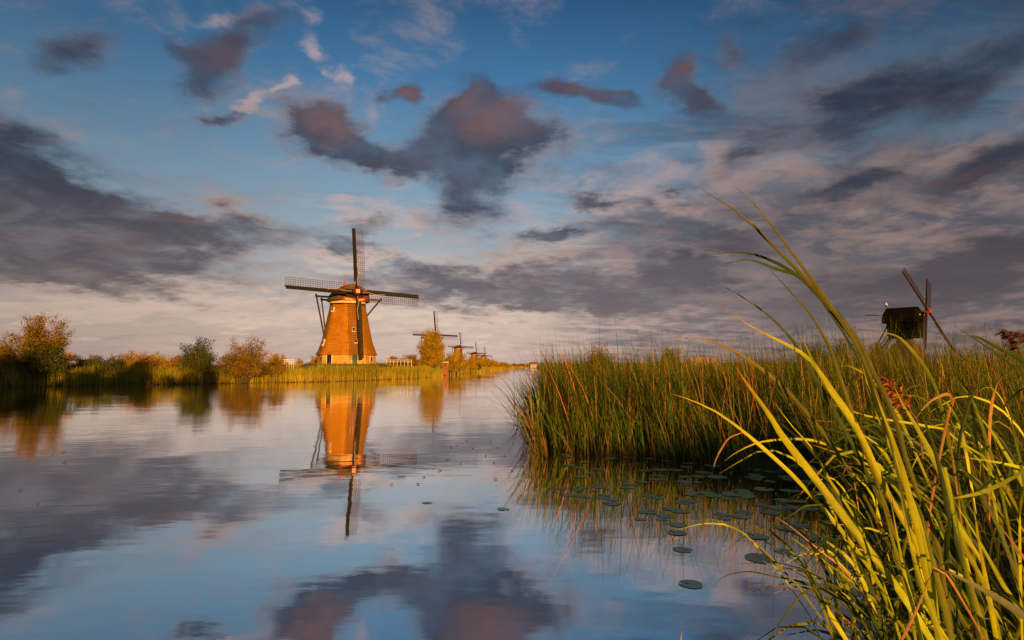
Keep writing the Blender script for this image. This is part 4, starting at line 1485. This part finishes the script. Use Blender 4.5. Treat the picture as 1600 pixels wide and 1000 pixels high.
# plant: (label, [leaf: (points tip->root in photo pixels, distance tip, distance root, width px, colour, tip colour)])
PL = [
    ('tallest reed whose long leaves arch highest over the others', [
        ([(1081, 286), (1120, 310), (1160, 337), (1200, 376), (1240, 416), (1280, 460), (1320, 504), (1344, 537), (1362, 578), (1386, 624), (1406, 676), (1424, 749), (1450, 802), (1469, 867), (1477, 924), (1488, 985)], 2.6, 2.3, 11, OLV, TIP),
        ([(1145, 289), (1180, 320), (1208, 356), (1240, 398), (1272, 442), (1302, 484), (1330, 524), (1352, 570), (1374, 634), (1396, 700), (1420, 770), (1450, 850), (1475, 940)], 2.5, 2.35, 9, OLV, OLV),
        ([(1092, 402), (1140, 394), (1176, 397), (1212, 410), (1248, 432), (1280, 464), (1310, 500), (1338, 540), (1360, 590), (1378, 640)], 2.7, 2.4, 8, DG, DG),
        ([(1128, 414), (1160, 406), (1184, 409), (1212, 420), (1248, 431), (1270, 450)], 2.8, 2.7, 8, DG, DG),
    ]),
    ('reed with two drooping leaves left of the tallest one', [
        ([(1200, 418), (1228, 448), (1264, 488), (1284, 520), (1298, 548), (1316, 600), (1346, 690), (1380, 780), (1410, 880)], 2.8, 2.6, 9, OLV, DG),
        ([(1112, 438), (1160, 464), (1200, 492), (1232, 524), (1250, 550), (1290, 620), (1335, 700), (1378, 790), (1420, 900)], 2.9, 2.7, 9, DG, DG),
        ([(1128, 478), (1160, 502), (1200, 524), (1240, 544), (1268, 564), (1296, 604), (1320, 636), (1344, 676), (1363, 719), (1390, 772), (1420, 833), (1443, 909), (1462, 980)], 2.6, 2.4, 10, YG, PINK),
        ([(1044, 528), (1088, 529), (1120, 536), (1160, 556), (1200, 584), (1232, 612), (1258, 642), (1290, 680), (1330, 742), (1380, 830), (1415, 920)], 3.0, 2.8, 8, OLV, PINK),
    ]),
    ('reed with the broadest yellow leaf sloping across the lily pads', [
        ([(1150, 574), (1168, 601), (1200, 645), (1222, 681), (1260, 730), (1298, 780), (1329, 821), (1363, 867), (1401, 916), (1450, 992), (1475, 1040)], 2.5, 2.1, 17, YG, DRY),
        ([(1048, 615), (1082, 626), (1125, 647), (1165, 677), (1200, 707), (1238, 742), (1283, 791), (1321, 837), (1363, 894), (1384, 935), (1401, 985), (1412, 1030)], 2.5, 2.25, 9, YG, DRY),
        ([(1203, 620), (1238, 666), (1268, 700), (1298, 753), (1330, 800), (1365, 870)], 2.7, 2.6, 6, YG, OG),
        ([(1127, 724), (1154, 705), (1192, 690), (1249, 686), (1290, 694), (1340, 720)], 2.8, 2.9, 6, YG, OG),
        ([(1112, 745), (1118, 720), (1128, 700), (1140, 684), (1160, 676)], 2.9, 2.9, 4, DRY, DRY),
    ]),
    ('upright clump of bright yellow reed leaves below the tallest reed', [
        ([(1250, 520), (1268, 560), (1292, 604), (1322, 645), (1350, 690), (1372, 740), (1400, 795), (1431, 848), (1455, 930), (1470, 1010)], 2.5, 2.3, 12, YG, OG),
        ([(1365, 606), (1375, 634), (1388, 667), (1399, 700), (1412, 740), (1424, 790), (1438, 848), (1450, 910), (1466, 1000)], 2.4, 2.2, 12, YG, DRY),
        ([(1395, 600), (1410, 630), (1432, 667), (1450, 700), (1468, 736), (1481, 780), (1496, 825), (1515, 870), (1541, 920), (1560, 990)], 2.5, 2.3, 12, YG, OG),
        ([(1345, 560), (1358, 610), (1378, 665), (1398, 715), (1418, 766), (1440, 830), (1456, 900), (1466, 980)], 2.45, 2.3, 11, YG, OG),
        ([(1428, 612), (1441, 649), (1458, 695), (1472, 750), (1484, 810), (1504, 880), (1530, 1000)], 2.4, 2.2, 11, DG, OG),
        ([(1300, 632), (1322, 639), (1355, 650), (1400, 658), (1454, 667), (1485, 678)], 2.9, 3.0, 6, YG, DRY),
    ]),
    ('reed with a curled dry orange leaf', [
        ([(1432, 654), (1441, 640), (1454, 627), (1467, 620), (1480, 616), (1488, 624), (1486, 636), (1482, 648)], 2.4, 2.45, 8, DRY, DRY),
        ([(1480, 640), (1482, 668), (1486, 700), (1492, 740), (1500, 800), (1512, 900)], 2.5, 2.5, 4, DRY, DRY),
        ([(1434, 680), (1460, 718), (1479, 750), (1489, 798), (1502, 850), (1520, 930)], 2.5, 2.4, 12, YG, OG),
        ([(1355, 515), (1388, 521), (1406, 528), (1423, 545), (1441, 568), (1454, 590), (1468, 625), (1482, 690), (1500, 770), (1520, 860)], 2.7, 2.6, 8, OG, DG),
    ]),
    ('reed with a dark leaf arching in front of the post mill mound', [
        ([(1478, 527), (1502, 525), (1522, 525), (1542, 534), (1564, 546), (1600, 566), (1640, 600), (1680, 660)], 2.6, 2.6, 8, DG, DG),
        ([(1491, 510), (1515, 524), (1542, 542), (1575, 566), (1615, 610)], 2.8, 2.7, 5, DG, DG),
        ([(1480, 572), (1498, 597), (1518, 623), (1529, 652), (1545, 700), (1565, 770)], 2.6, 2.5, 7, OG, DG),
        ([(1576, 540), (1560, 562), (1542, 582), (1522, 612), (1508, 650), (1498, 700), (1496, 780)], 2.6, 2.5, 7, DG, OG),
        ([(1512, 560), (1540, 566), (1570, 580), (1600, 600), (1650, 640)], 2.8, 2.8, 5, DG, OG),
    ]),
    ('clump of broad leaves crossing low at the right edge', [
        ([(1501, 714), (1556, 722), (1600, 732), (1660, 750)], 2.4, 2.4, 9, YG, DRY),
        ([(1469, 782), (1505, 776), (1543, 766), (1600, 736), (1660, 690)], 2.3, 2.3, 9, OG, DG),
        ([(1492, 785), (1517, 824), (1543, 869), (1568, 915), (1600, 958), (1640, 1010)], 2.3, 2.2, 9, YG, YG),
        ([(1543, 904), (1533, 876), (1511, 843), (1493, 812), (1484, 770), (1476, 730)], 2.2, 2.3, 13, YG, YG),
        ([(1469, 888), (1496, 901), (1534, 920), (1572, 943), (1602, 964), (1650, 1000)], 2.0, 1.9, 17, GREY, GREY),
        ([(1556, 814), (1575, 838), (1600, 872), (1640, 930)], 2.2, 2.2, 7, DRY, DRY),
        ([(1575, 620), (1585, 680), (1598, 740), (1612, 830)], 2.4, 2.3, 8, OG, DG),
        ([(1520, 640), (1545, 668), (1572, 710), (1600, 760), (1630, 830)], 2.5, 2.4, 9, YG, OG),
    ]),
    ('short yellow leaf standing alone out of the water at the bottom', [
        ([(1251, 859), (1260, 884), (1270, 908), (1287, 943), (1321, 998), (1350, 1050)], 2.6, 2.4, 10, YG, YG),
    ]),
    ('thin bent sedge arching over the blue water', [
        ([(1082, 808), (1116, 812), (1154, 829), (1192, 859), (1222, 890), (1253, 924), (1306, 1000), (1330, 1050)], 2.7, 2.4, 5, OG, OG),
        ([(1112, 920), (1131, 901), (1169, 893), (1211, 901), (1268, 913), (1325, 943), (1382, 977), (1430, 1020)], 2.8, 2.5, 4.5, DG, DG),
        ([(1184, 802), (1211, 808), (1238, 825), (1276, 856), (1325, 897), (1363, 950), (1382, 985), (1400, 1030)], 2.7, 2.5, 3.5, PINK, PINK),
        ([(1140, 815), (1180, 836), (1230, 868), (1290, 910), (1350, 960), (1400, 1010)], 2.8, 2.6, 4, DG, DG),
        ([(1050, 830), (1080, 822), (1105, 818), (1140, 822), (1180, 850)], 2.9, 2.8, 4, YG, OG),
    ]),
    ('dry orange stalk bent down at the bottom edge', [
        ([(1458, 886), (1448, 915), (1430, 958), (1409, 1000), (1390, 1040)], 2.0, 2.0, 6, DRY, DRY),
        ([(1452, 884), (1470, 893), (1490, 915)], 2.0, 2.0, 5, DRY, DRY),
    ]),
    ('thick leaning stems at the lower middle of the reed clump', [
        ([(1405, 760), (1418, 830), (1437, 904), (1469, 993), (1480, 1040)], 2.1, 2.0, 12, YG, OG),
        ([(1440, 800), (1448, 840), (1460, 885), (1473, 936), (1487, 1000)], 2.05, 2.0, 12, OG, DRY),
        ([(1486, 760), (1500, 840), (1512, 900), (1530, 960), (1545, 1020)], 2.15, 2.1, 11, OG, OG),
        ([(1360, 715), (1378, 780), (1396, 850), (1415, 920), (1430, 1000)], 2.3, 2.2, 9, OG, OG),
        ([(1388, 760), (1404, 850), (1416, 910), (1440, 1000)], 2.2, 2.1, 9, YG, DG),
        ([(1520, 780), (1530, 850), (1545, 930), (1560, 1020)], 2.2, 2.1, 10, YG, OG),
    ]),
    ('small grass shoot tip at the bottom edge over blue water', [([(1066, 984), (1064, 1000), (1062, 1030)], 2.7, 2.65, 4, YG, YG)]),
    ('second small grass shoot tip further along the bottom edge', [([(1170, 990), (1174, 1004), (1178, 1030)], 2.7, 2.65, 5, DRY, DRY)]),
]
for label, leaves in PL:
    root_px = leaves[0][0][-1]
    base_ = P(root_px[0], root_px[1], leaves[0][2])
    root = empty('reed_plant', (0, 0, 0), label=label, cat='reed')
    origin = None
    stems = []
    for (pp, d0, d1, w, c, tcol) in leaves:
        n_ = len(pp)
        pts = [P(x, y, d0 + (d1 - d0) * i / (n_ - 1)) for i, (x, y) in enumerate(pp)]
        # carry the leaf on down to its sheath near the ground
        dirn = (pts[-1] - pts[-2])
        if dirn.z < -.02 and pts[-1].z > .3:
            dirn = dirn.normalized()
            for q in (.35, .35):
                dirn = (dirn + Vector((.02, .05, -.55))).normalized()
                pts.append(pts[-1] + dirn * min(q, max(.05, (pts[-1].z - .15) * .6)))
        tw = random.uniform(-.5, .5)
        Dm = (d0 + d1) / 2
        k = random.uniform(.85, 1.15)
        ribbon('leaf', pts, w * .66 * Dm / F, tuple(v * k for v in c), tcol, root, n=22 if len(pts) > 7 else 14, twist=tw, fold=random.uniform(.04, .14), quick=3.4 if n_ > 9 else 2.2)

# many more leaves of the same stand, filled in procedurally as whole plants
def plant(x, y, z0, nleaf, H, label, group, hue=1.0, wl=.022, lean=(-.45, .05)):
    root = empty('reed_plant', (x, y, z0), label=label, cat='reed', group=group)
    sx = random.uniform(*lean)
    top = Vector((H * sx * .55, random.uniform(-.12, .12) * H, H * .72))
    spts = [Vector((0, 0, -.15)), top * .35 + Vector((-.02, 0, .02)), top * .7, top]
    sm = MB().tube(spts, [.007, .006, .005, .003], 5)
    so = sm.mesh('stem')
    ca = so.color_attributes.new('Col', 'FLOAT_COLOR', 'POINT')
    cc = random.choice((OG, DG, (.20, .12, .04)))
    ca.data.foreach_set('color', [v for _ in so.vertices for v in (*cc, 1)])
    obj('stem', so, M_BLADE, root)
    for i in range(nleaf):
        t = .08 + .9 * i / nleaf
        b = Vector((top.x * t, top.y * t, top.z * t))
        a = random.gauss(math.pi, .8) if random.random() < .8 else random.uniform(0, 6.28)
        L = H * random.uniform(.45, .80) * (1.1 - .25 * t)
        out = Vector((math.cos(a), math.sin(a) * .8, 0)) * random.uniform(.35, .9)
        rise = random.uniform(.7, 1.15)
        p1 = b + out * L * .28 + Vector((0, 0, L * .45 * rise))
        p2 = b + out * L * .62 + Vector((0, 0, L * .62 * rise))
        p3 = b + out * L * .98 + Vector((0, 0, L * (.80 * rise - random.uniform(.0, .42))))
        c = random.choices((YG, OG, DG, DRY, GREY), (3.4, 3, 8, .4, 1))[0]
        k = random.uniform(.75, 1.2)
        pts = [Vector(p3), Vector(p2), Vector(p1), Vector(b)]
        w = wl * random.uniform(.6, 1.25)
        vw = (Vector((0, 0, EYE)) - Vector((x, y, z0 + H * .5))).normalized()
        vw = (vw + Vector((random.uniform(-.9, .9), random.uniform(-.5, .5), random.uniform(-.4, .8)))).normalized()
        ribbon('leaf', pts, w, tuple(v * k for v in c), TIP if random.random() < .55 else c, root, n=9, twist=random.uniform(-.9, .9), face=vw, fold=.12)
    return root


SPOTS = [  # x px, root distance, height
    (1420, 2.5, 1.7), (1480, 2.4, 1.6), (1540, 2.5, 1.8), (1600, 2.6, 1.9), (1660, 2.5, 1.9), (1380, 2.9, 1.6), (1450, 3.1, 1.9), (1520, 3.2, 2.0), (1590, 3.2, 2.1), (1400, 3.5, 1.7),
    (1470, 3.8, 1.9), (1550, 4.0, 2.1), (1340, 3.9, 1.35), (1420, 4.4, 1.8), (1500, 4.7, 2.1), (1580, 4.6, 2.2), (1370, 4.9, 1.6), (1450, 5.4, 1.9), (1540, 5.6, 2.2), (1620, 5.2, 2.2),
    (1400, 6.0, 1.7), (1490, 6.5, 2.1), (1570, 6.8, 2.2), (1630, 3.6, 2.0), (1500, 2.2, 1.3), (1570, 2.1, 1.4), (1440, 2.2, 1.2),
]
ORD = ['first', 'second', 'third', 'fourth', 'fifth', 'sixth', 'seventh', 'eighth', 'ninth', 'tenth', 'eleventh', 'twelfth', 'thirteenth', 'fourteenth', 'fifteenth', 'sixteenth', 'seventeenth', 'eighteenth']
SPOTS.sort(key=lambda a: a[1])
ROWS = ['front', 'second', 'third', 'fourth', 'hindmost']
for i, (px, Y, H) in enumerate(SPOTS):
    row = min(i // 6, 4)
    mates = sorted(a[0] for a in SPOTS[row * 6:(row * 6 + 6 if row < 4 else None)])
    q = P(px, 600, Y)
    plant(q.x, q.y, .18, 10, H, '%s leafy reed from the left in the %s row of the crowded near-bank stand' % (ORD[mates.index(px)], ROWS[row]), 'reeds crowding the near bank', wl=.018 + .0016 * Y)


# plumes
def plume(label, px, py, Y, length, ang, colr, stem_px):
    c = P(px, py, Y)
    root = empty('reed_plume', c, label=label, cat='reed plume')
    s = P(stem_px[0], stem_px[1], Y) - c
    axis = Vector((math.cos(ang), 0, math.sin(ang)))
    MB().tube([s, s * .5 + Vector((0, 0, .05)), Vector((0, 0, 0)), axis * length * .8], [.005, .004, .003, .002], 5).build('stem', M_TIMBER, root)
    # drooping branchlets set with small spikelets
    nb, per = 34, 26
    N = nb * per
    ax_ = np.array(axis[:])
    t0 = np.repeat(rng.uniform(.0, .95, nb), per)
    bd = np.repeat(ax_ * .9 + rng.normal(0, .42, (nb, 3)) * np.array([1, 1, .7]), per, 0)
    bl = np.repeat(rng.uniform(.25, .55, nb), per) * length * (1.05 - .7 * t0)
    u_ = np.tile(np.linspace(.15, 1, per), nb)
    ctr = np.outer(t0 * length, ax_) + bd * (bl * u_)[:, None] + np.outer(-(u_ ** 2) * bl * .55, [0, 0, 1]) + rng.normal(0, .0022, (N, 3))
    a = bd + np.outer(-u_, [0, 0, 1]) + rng.normal(0, .35, (N, 3))
    a /= np.linalg.norm(a, axis=1)[:, None]
    cr = np.cross(a, rng.normal(0, 1, (N, 3)))
    cr /= np.linalg.norm(cr, axis=1)[:, None]
    L = rng.uniform(.006, .016, (N, 1))
    vs = np.stack([ctr - a * L, ctr + cr * L * .17, ctr + a * L, ctr - cr * L * .17], 1)
    me_ = np_mesh('seed_head', vs.reshape(-1, 3), np.arange(N * 4).reshape(-1, 4), np.repeat(pick([(1, colr)], N, .45), 4, 0))
    obj('seed_head', me_, M_BUSH, root)


plume('purple-brown reed plume nodding at the edge above the reeds', 1618, 530, 2.8, .16, math.pi - .25, (.13, .06, .06), (1660, 640))
plume('smaller purple-brown plume below the larger one', 1592, 545, 3.1, .10, math.pi - .9, (.12, .065, .055), (1640, 660))
plume('rusty red reed plume drooping beside the curled dry leaf', 1432, 655, 2.7, .24, math.pi - .95, (.42, .15, .06), (1442, 720))


# leaning tuft at the water corner of the reed bed
tb = G(838, 698)
tuft = empty('reed_tuft', (tb.x, tb.y, 0), label='sparse reed tuft leaning out over open water at the corner of the bed', cat='reed')
for i, (tx, ty, w) in enumerate(((784, 618, .022), (793, 588, .02), (786, 640, .018), (784, 658, .018), (800, 600, .02), (812, 592, .022), (830, 591, .025), (838, 586, .025), (822, 605, .022), (790, 662, .015), (806, 640, .018),
                                 (818, 575, .02), (832, 570, .022), (846, 560, .025), (840, 600, .025), (852, 585, .025), (800, 625, .02), (828, 630, .022))):
    tip = P(tx, ty, tb.y + random.uniform(-.5, .5)) - tb
    tip.z = max(tip.z, .15)
    b = Vector((random.uniform(-.12, .2), random.uniform(-.2, .2), -.1))
    mid = b + (tip - b) * .5 + Vector((.10, 0, .22))
    w *= 1.5
    ribbon('leaf', [tip, b + (tip - b) * .78 + Vector((.06, 0, .12)), mid, b], w, random.choice((OG, DG, (.22, .24, .02))), None, tuft, n=8, face=Vector((0, -1, .1)))
tuft.location = tb
tuft.location.z = 0


# ------------------------------------------------------------------ water lily pads
M_PAD = mat('lily_pad', (.42, .60, .15), .45, (3, (.32, .48, .10)), (5, .0004), spec=1.0)
M_PAD2 = mat('old_lily_pad', (.44, .44, .18), .4, (3, (.32, .34, .13)), (5, .0004), spec=.9)


def pad_mesh(k):
    n = 26
    r0 = 1.0
    notch = .22
    vs = [(0.0, 0.0, .0)]
    for ring_, rr_ in enumerate((.5, .92, 1.0)):
        for i in range(n + 1):
            a = notch + (2 * math.pi - 2 * notch) * i / n
            r = rr_ * r0 * (1 + .035 * math.sin(a * 3 + k) + .02 * math.sin(a * 7 + 2 * k))
            z = (.0, .003, .007)[ring_] * (1 + .5 * math.sin(a * 2 + k)) if ring_ else -.004
            vs.append((r * math.cos(a), r * math.sin(a), z))
    fs = []
    for i in range(n):
        fs.append((0, 1 + i, 2 + i))
        for rg in (0, 1):
            a = 1 + rg * (n + 1) + i
            fs.append((a, a + n + 1, a + n + 2, a + 1))
    me_ = bpy.data.meshes.new('lily_pad')
    me_.from_pydata(vs, [], fs)
    me_.materials.append(M_PAD if k % 3 else M_PAD2)
    me_.polygons.foreach_set('use_smooth', [True] * len(me_.polygons))
    return me_


for m_ in (M_PAD, M_PAD2):
    b_ = m_.node_tree.nodes['Principled BSDF']
    b_.inputs['Coat Weight'].default_value = .45
    b_.inputs['Coat Roughness'].default_value = .24
    b_.inputs['Coat IOR'].default_value = 1.6


PADM = [pad_mesh(k) for k in range(6)]
pads = [(268, 228, 30), (445, 268, 34), (680, 190, 32), (625, 202, 30), (370, 117, 24), (530, 163, 18), (790, 492, 44), (825, 640, 54), (770, 385, 40), (765, 418, 46), (715, 345, 42), (640, 328, 46),
        (780, 325, 46), (825, 255, 34), (925, 260, 40), (790, 288, 38), (645, 258, 36), (1045, 238, 36), (850, 202, 24), (790, 200, 36), (800, 178, 30), (630, 152, 30), (690, 148, 32), (300, 130, 34), (420, 148, 24),
        (345, 140, 32), (1225, 280, 42), (1260, 310, 46), (1340, 315, 44), (1140, 232, 44), (1055, 330, 48), (1040, 348, 48), (960, 340, 40), (1110, 435, 52), (1240, 400, 52), (1385, 445, 58), (1125, 530, 74), (1475, 665, 78),
        (1550, 570, 60), (1180, 155, 40), (1100, 170, 30), (1100, 148, 34), (880, 160, 40), (940, 180, 46), (1285, 240, 24), (1040, 125, 26), (560, 95, 34), (480, 97, 30), (20, 318, 28), (410, 238, 18), (1230, 500, 46), (860, 245, 40),
        (1060, 262, 50), (1000, 255, 42), (760, 150, 34), (1240, 180, 44), (1330, 200, 44), (820, 120, 36), (920, 130, 38), (650, 100, 30), (720, 110, 30), (1180, 330, 30), (1060, 248, 40), (455, 258, 24), (905, 250, 34),
        (1400, 250, 46), (1440, 330, 48), (1300, 150, 36), (980, 100, 30), (1130, 110, 34), (700, 360, 30), (610, 360, 30)]
PADG = 'lily pads floating in front of the reed bed'
LONE = {0: 'small bright lily pad alone near the left of the reed reflections', 6: 'lily pad floating alone midway between pad rafts and the lone bottom pad', 7: 'lone wavy-edged lily pad nearest the bottom on the blue water',
        36: 'largest flat lily pad under the bent sedge tips', 37: 'large lily pad half hidden behind the sloping yellow leaf', 48: 'faint lily pad farthest out on the open water', 1: 'lily pad with a smaller one touching it amid the brown reflections',
        35: 'big lily pad close to the foot of the yellow leaves', 33: 'lily pad just above the thin pink bent stalk'}
allp = [(zx, zy, w, LONE.get(i)) for i, (zx, zy, w) in enumerate(pads)]
for i in range(72):
    zx = random.uniform(280, 1540)
    zy = 70 + random.random() ** 1.4 * (200 + 160 * (zx - 280) / 1260)
    allp.append((zx, zy, None, None))
raft = sorted([p for p in allp if p[3] is None], key=lambda p: p[1])
names = {}
for r0 in range(0, len(raft), 11):
    rowp = sorted(raft[r0:r0 + 11], key=lambda p: p[0])
    for k, p in enumerate(rowp):
        names[p] = '%s pad from the left in %s row from the reeds' % (ORD[k], ORD[r0 // 11])
for i, p in enumerate(allp):
    zx, zy, w, lone = p
    px, py = 780 + zx / 2.759, 680 + zy / 2.759
    q = G(px, py, .008)
    r = random.uniform(.10, .17) if w is None else w / 2.759 / F * q.y * .92
    o = bpy.data.objects.new('lily_pad', PADM[i % 6])
    col.objects.link(o)
    o.location = (q.x, q.y, .003 + .0008 * (i % 5))
    o.scale = (r, r * random.uniform(.85, 1.0), r)
    o.rotation_euler = (0, 0, random.uniform(0, 6.28))
    tag(o, lone or (('small lily ' if r < .15 else 'round lily ') + names[p]), 'lily pad', PADG)

# bits of leaf and twig drifting on the open water
fd = MB()
for (x, y) in ((727, 688), (715, 696), (719, 724), (772, 723), (772, 748), (654, 757), (610, 757), (97, 723), (35, 765), (60, 787), (95, 707), (780, 700), (765, 690), (706, 700), (740, 700), (790, 712), (758, 712), (800, 735), (690, 735), (664, 745)):
    q = G(x, y, .01)
    a = random.uniform(0, 6.28)
    L = random.uniform(.04, .11)
    fd.tube([(q.x, q.y, .0), (q.x + L * .5 * math.cos(a), q.y + L * .5 * math.sin(a), .03), (q.x + L * math.cos(a + .6), q.y + L * math.sin(a + .6), .015)], .008, 4)
tag(fd.build('floating_debris', M_SPAR), kind='stuff')
for i, (x, y, lab) in enumerate(((628, 744, 'tiny yellow-green leaf pad drifting by the mill sail reflection'), (668, 785, 'small pale floating leaf below the sail reflection'), (785, 794, 'thin floating pad near the reed reflections on open water'),
                                 (700, 718, 'tiny floating leaf to the right of the mill reflection'))):
    q = G(x, y, .01)
    o = bpy.data.objects.new('floating_leaf', PADM[i])
    col.objects.link(o)
    o.location = (q.x, q.y, .006)
    o.scale = (.10, .07, .07)
    tag(o, lab, 'leaf')
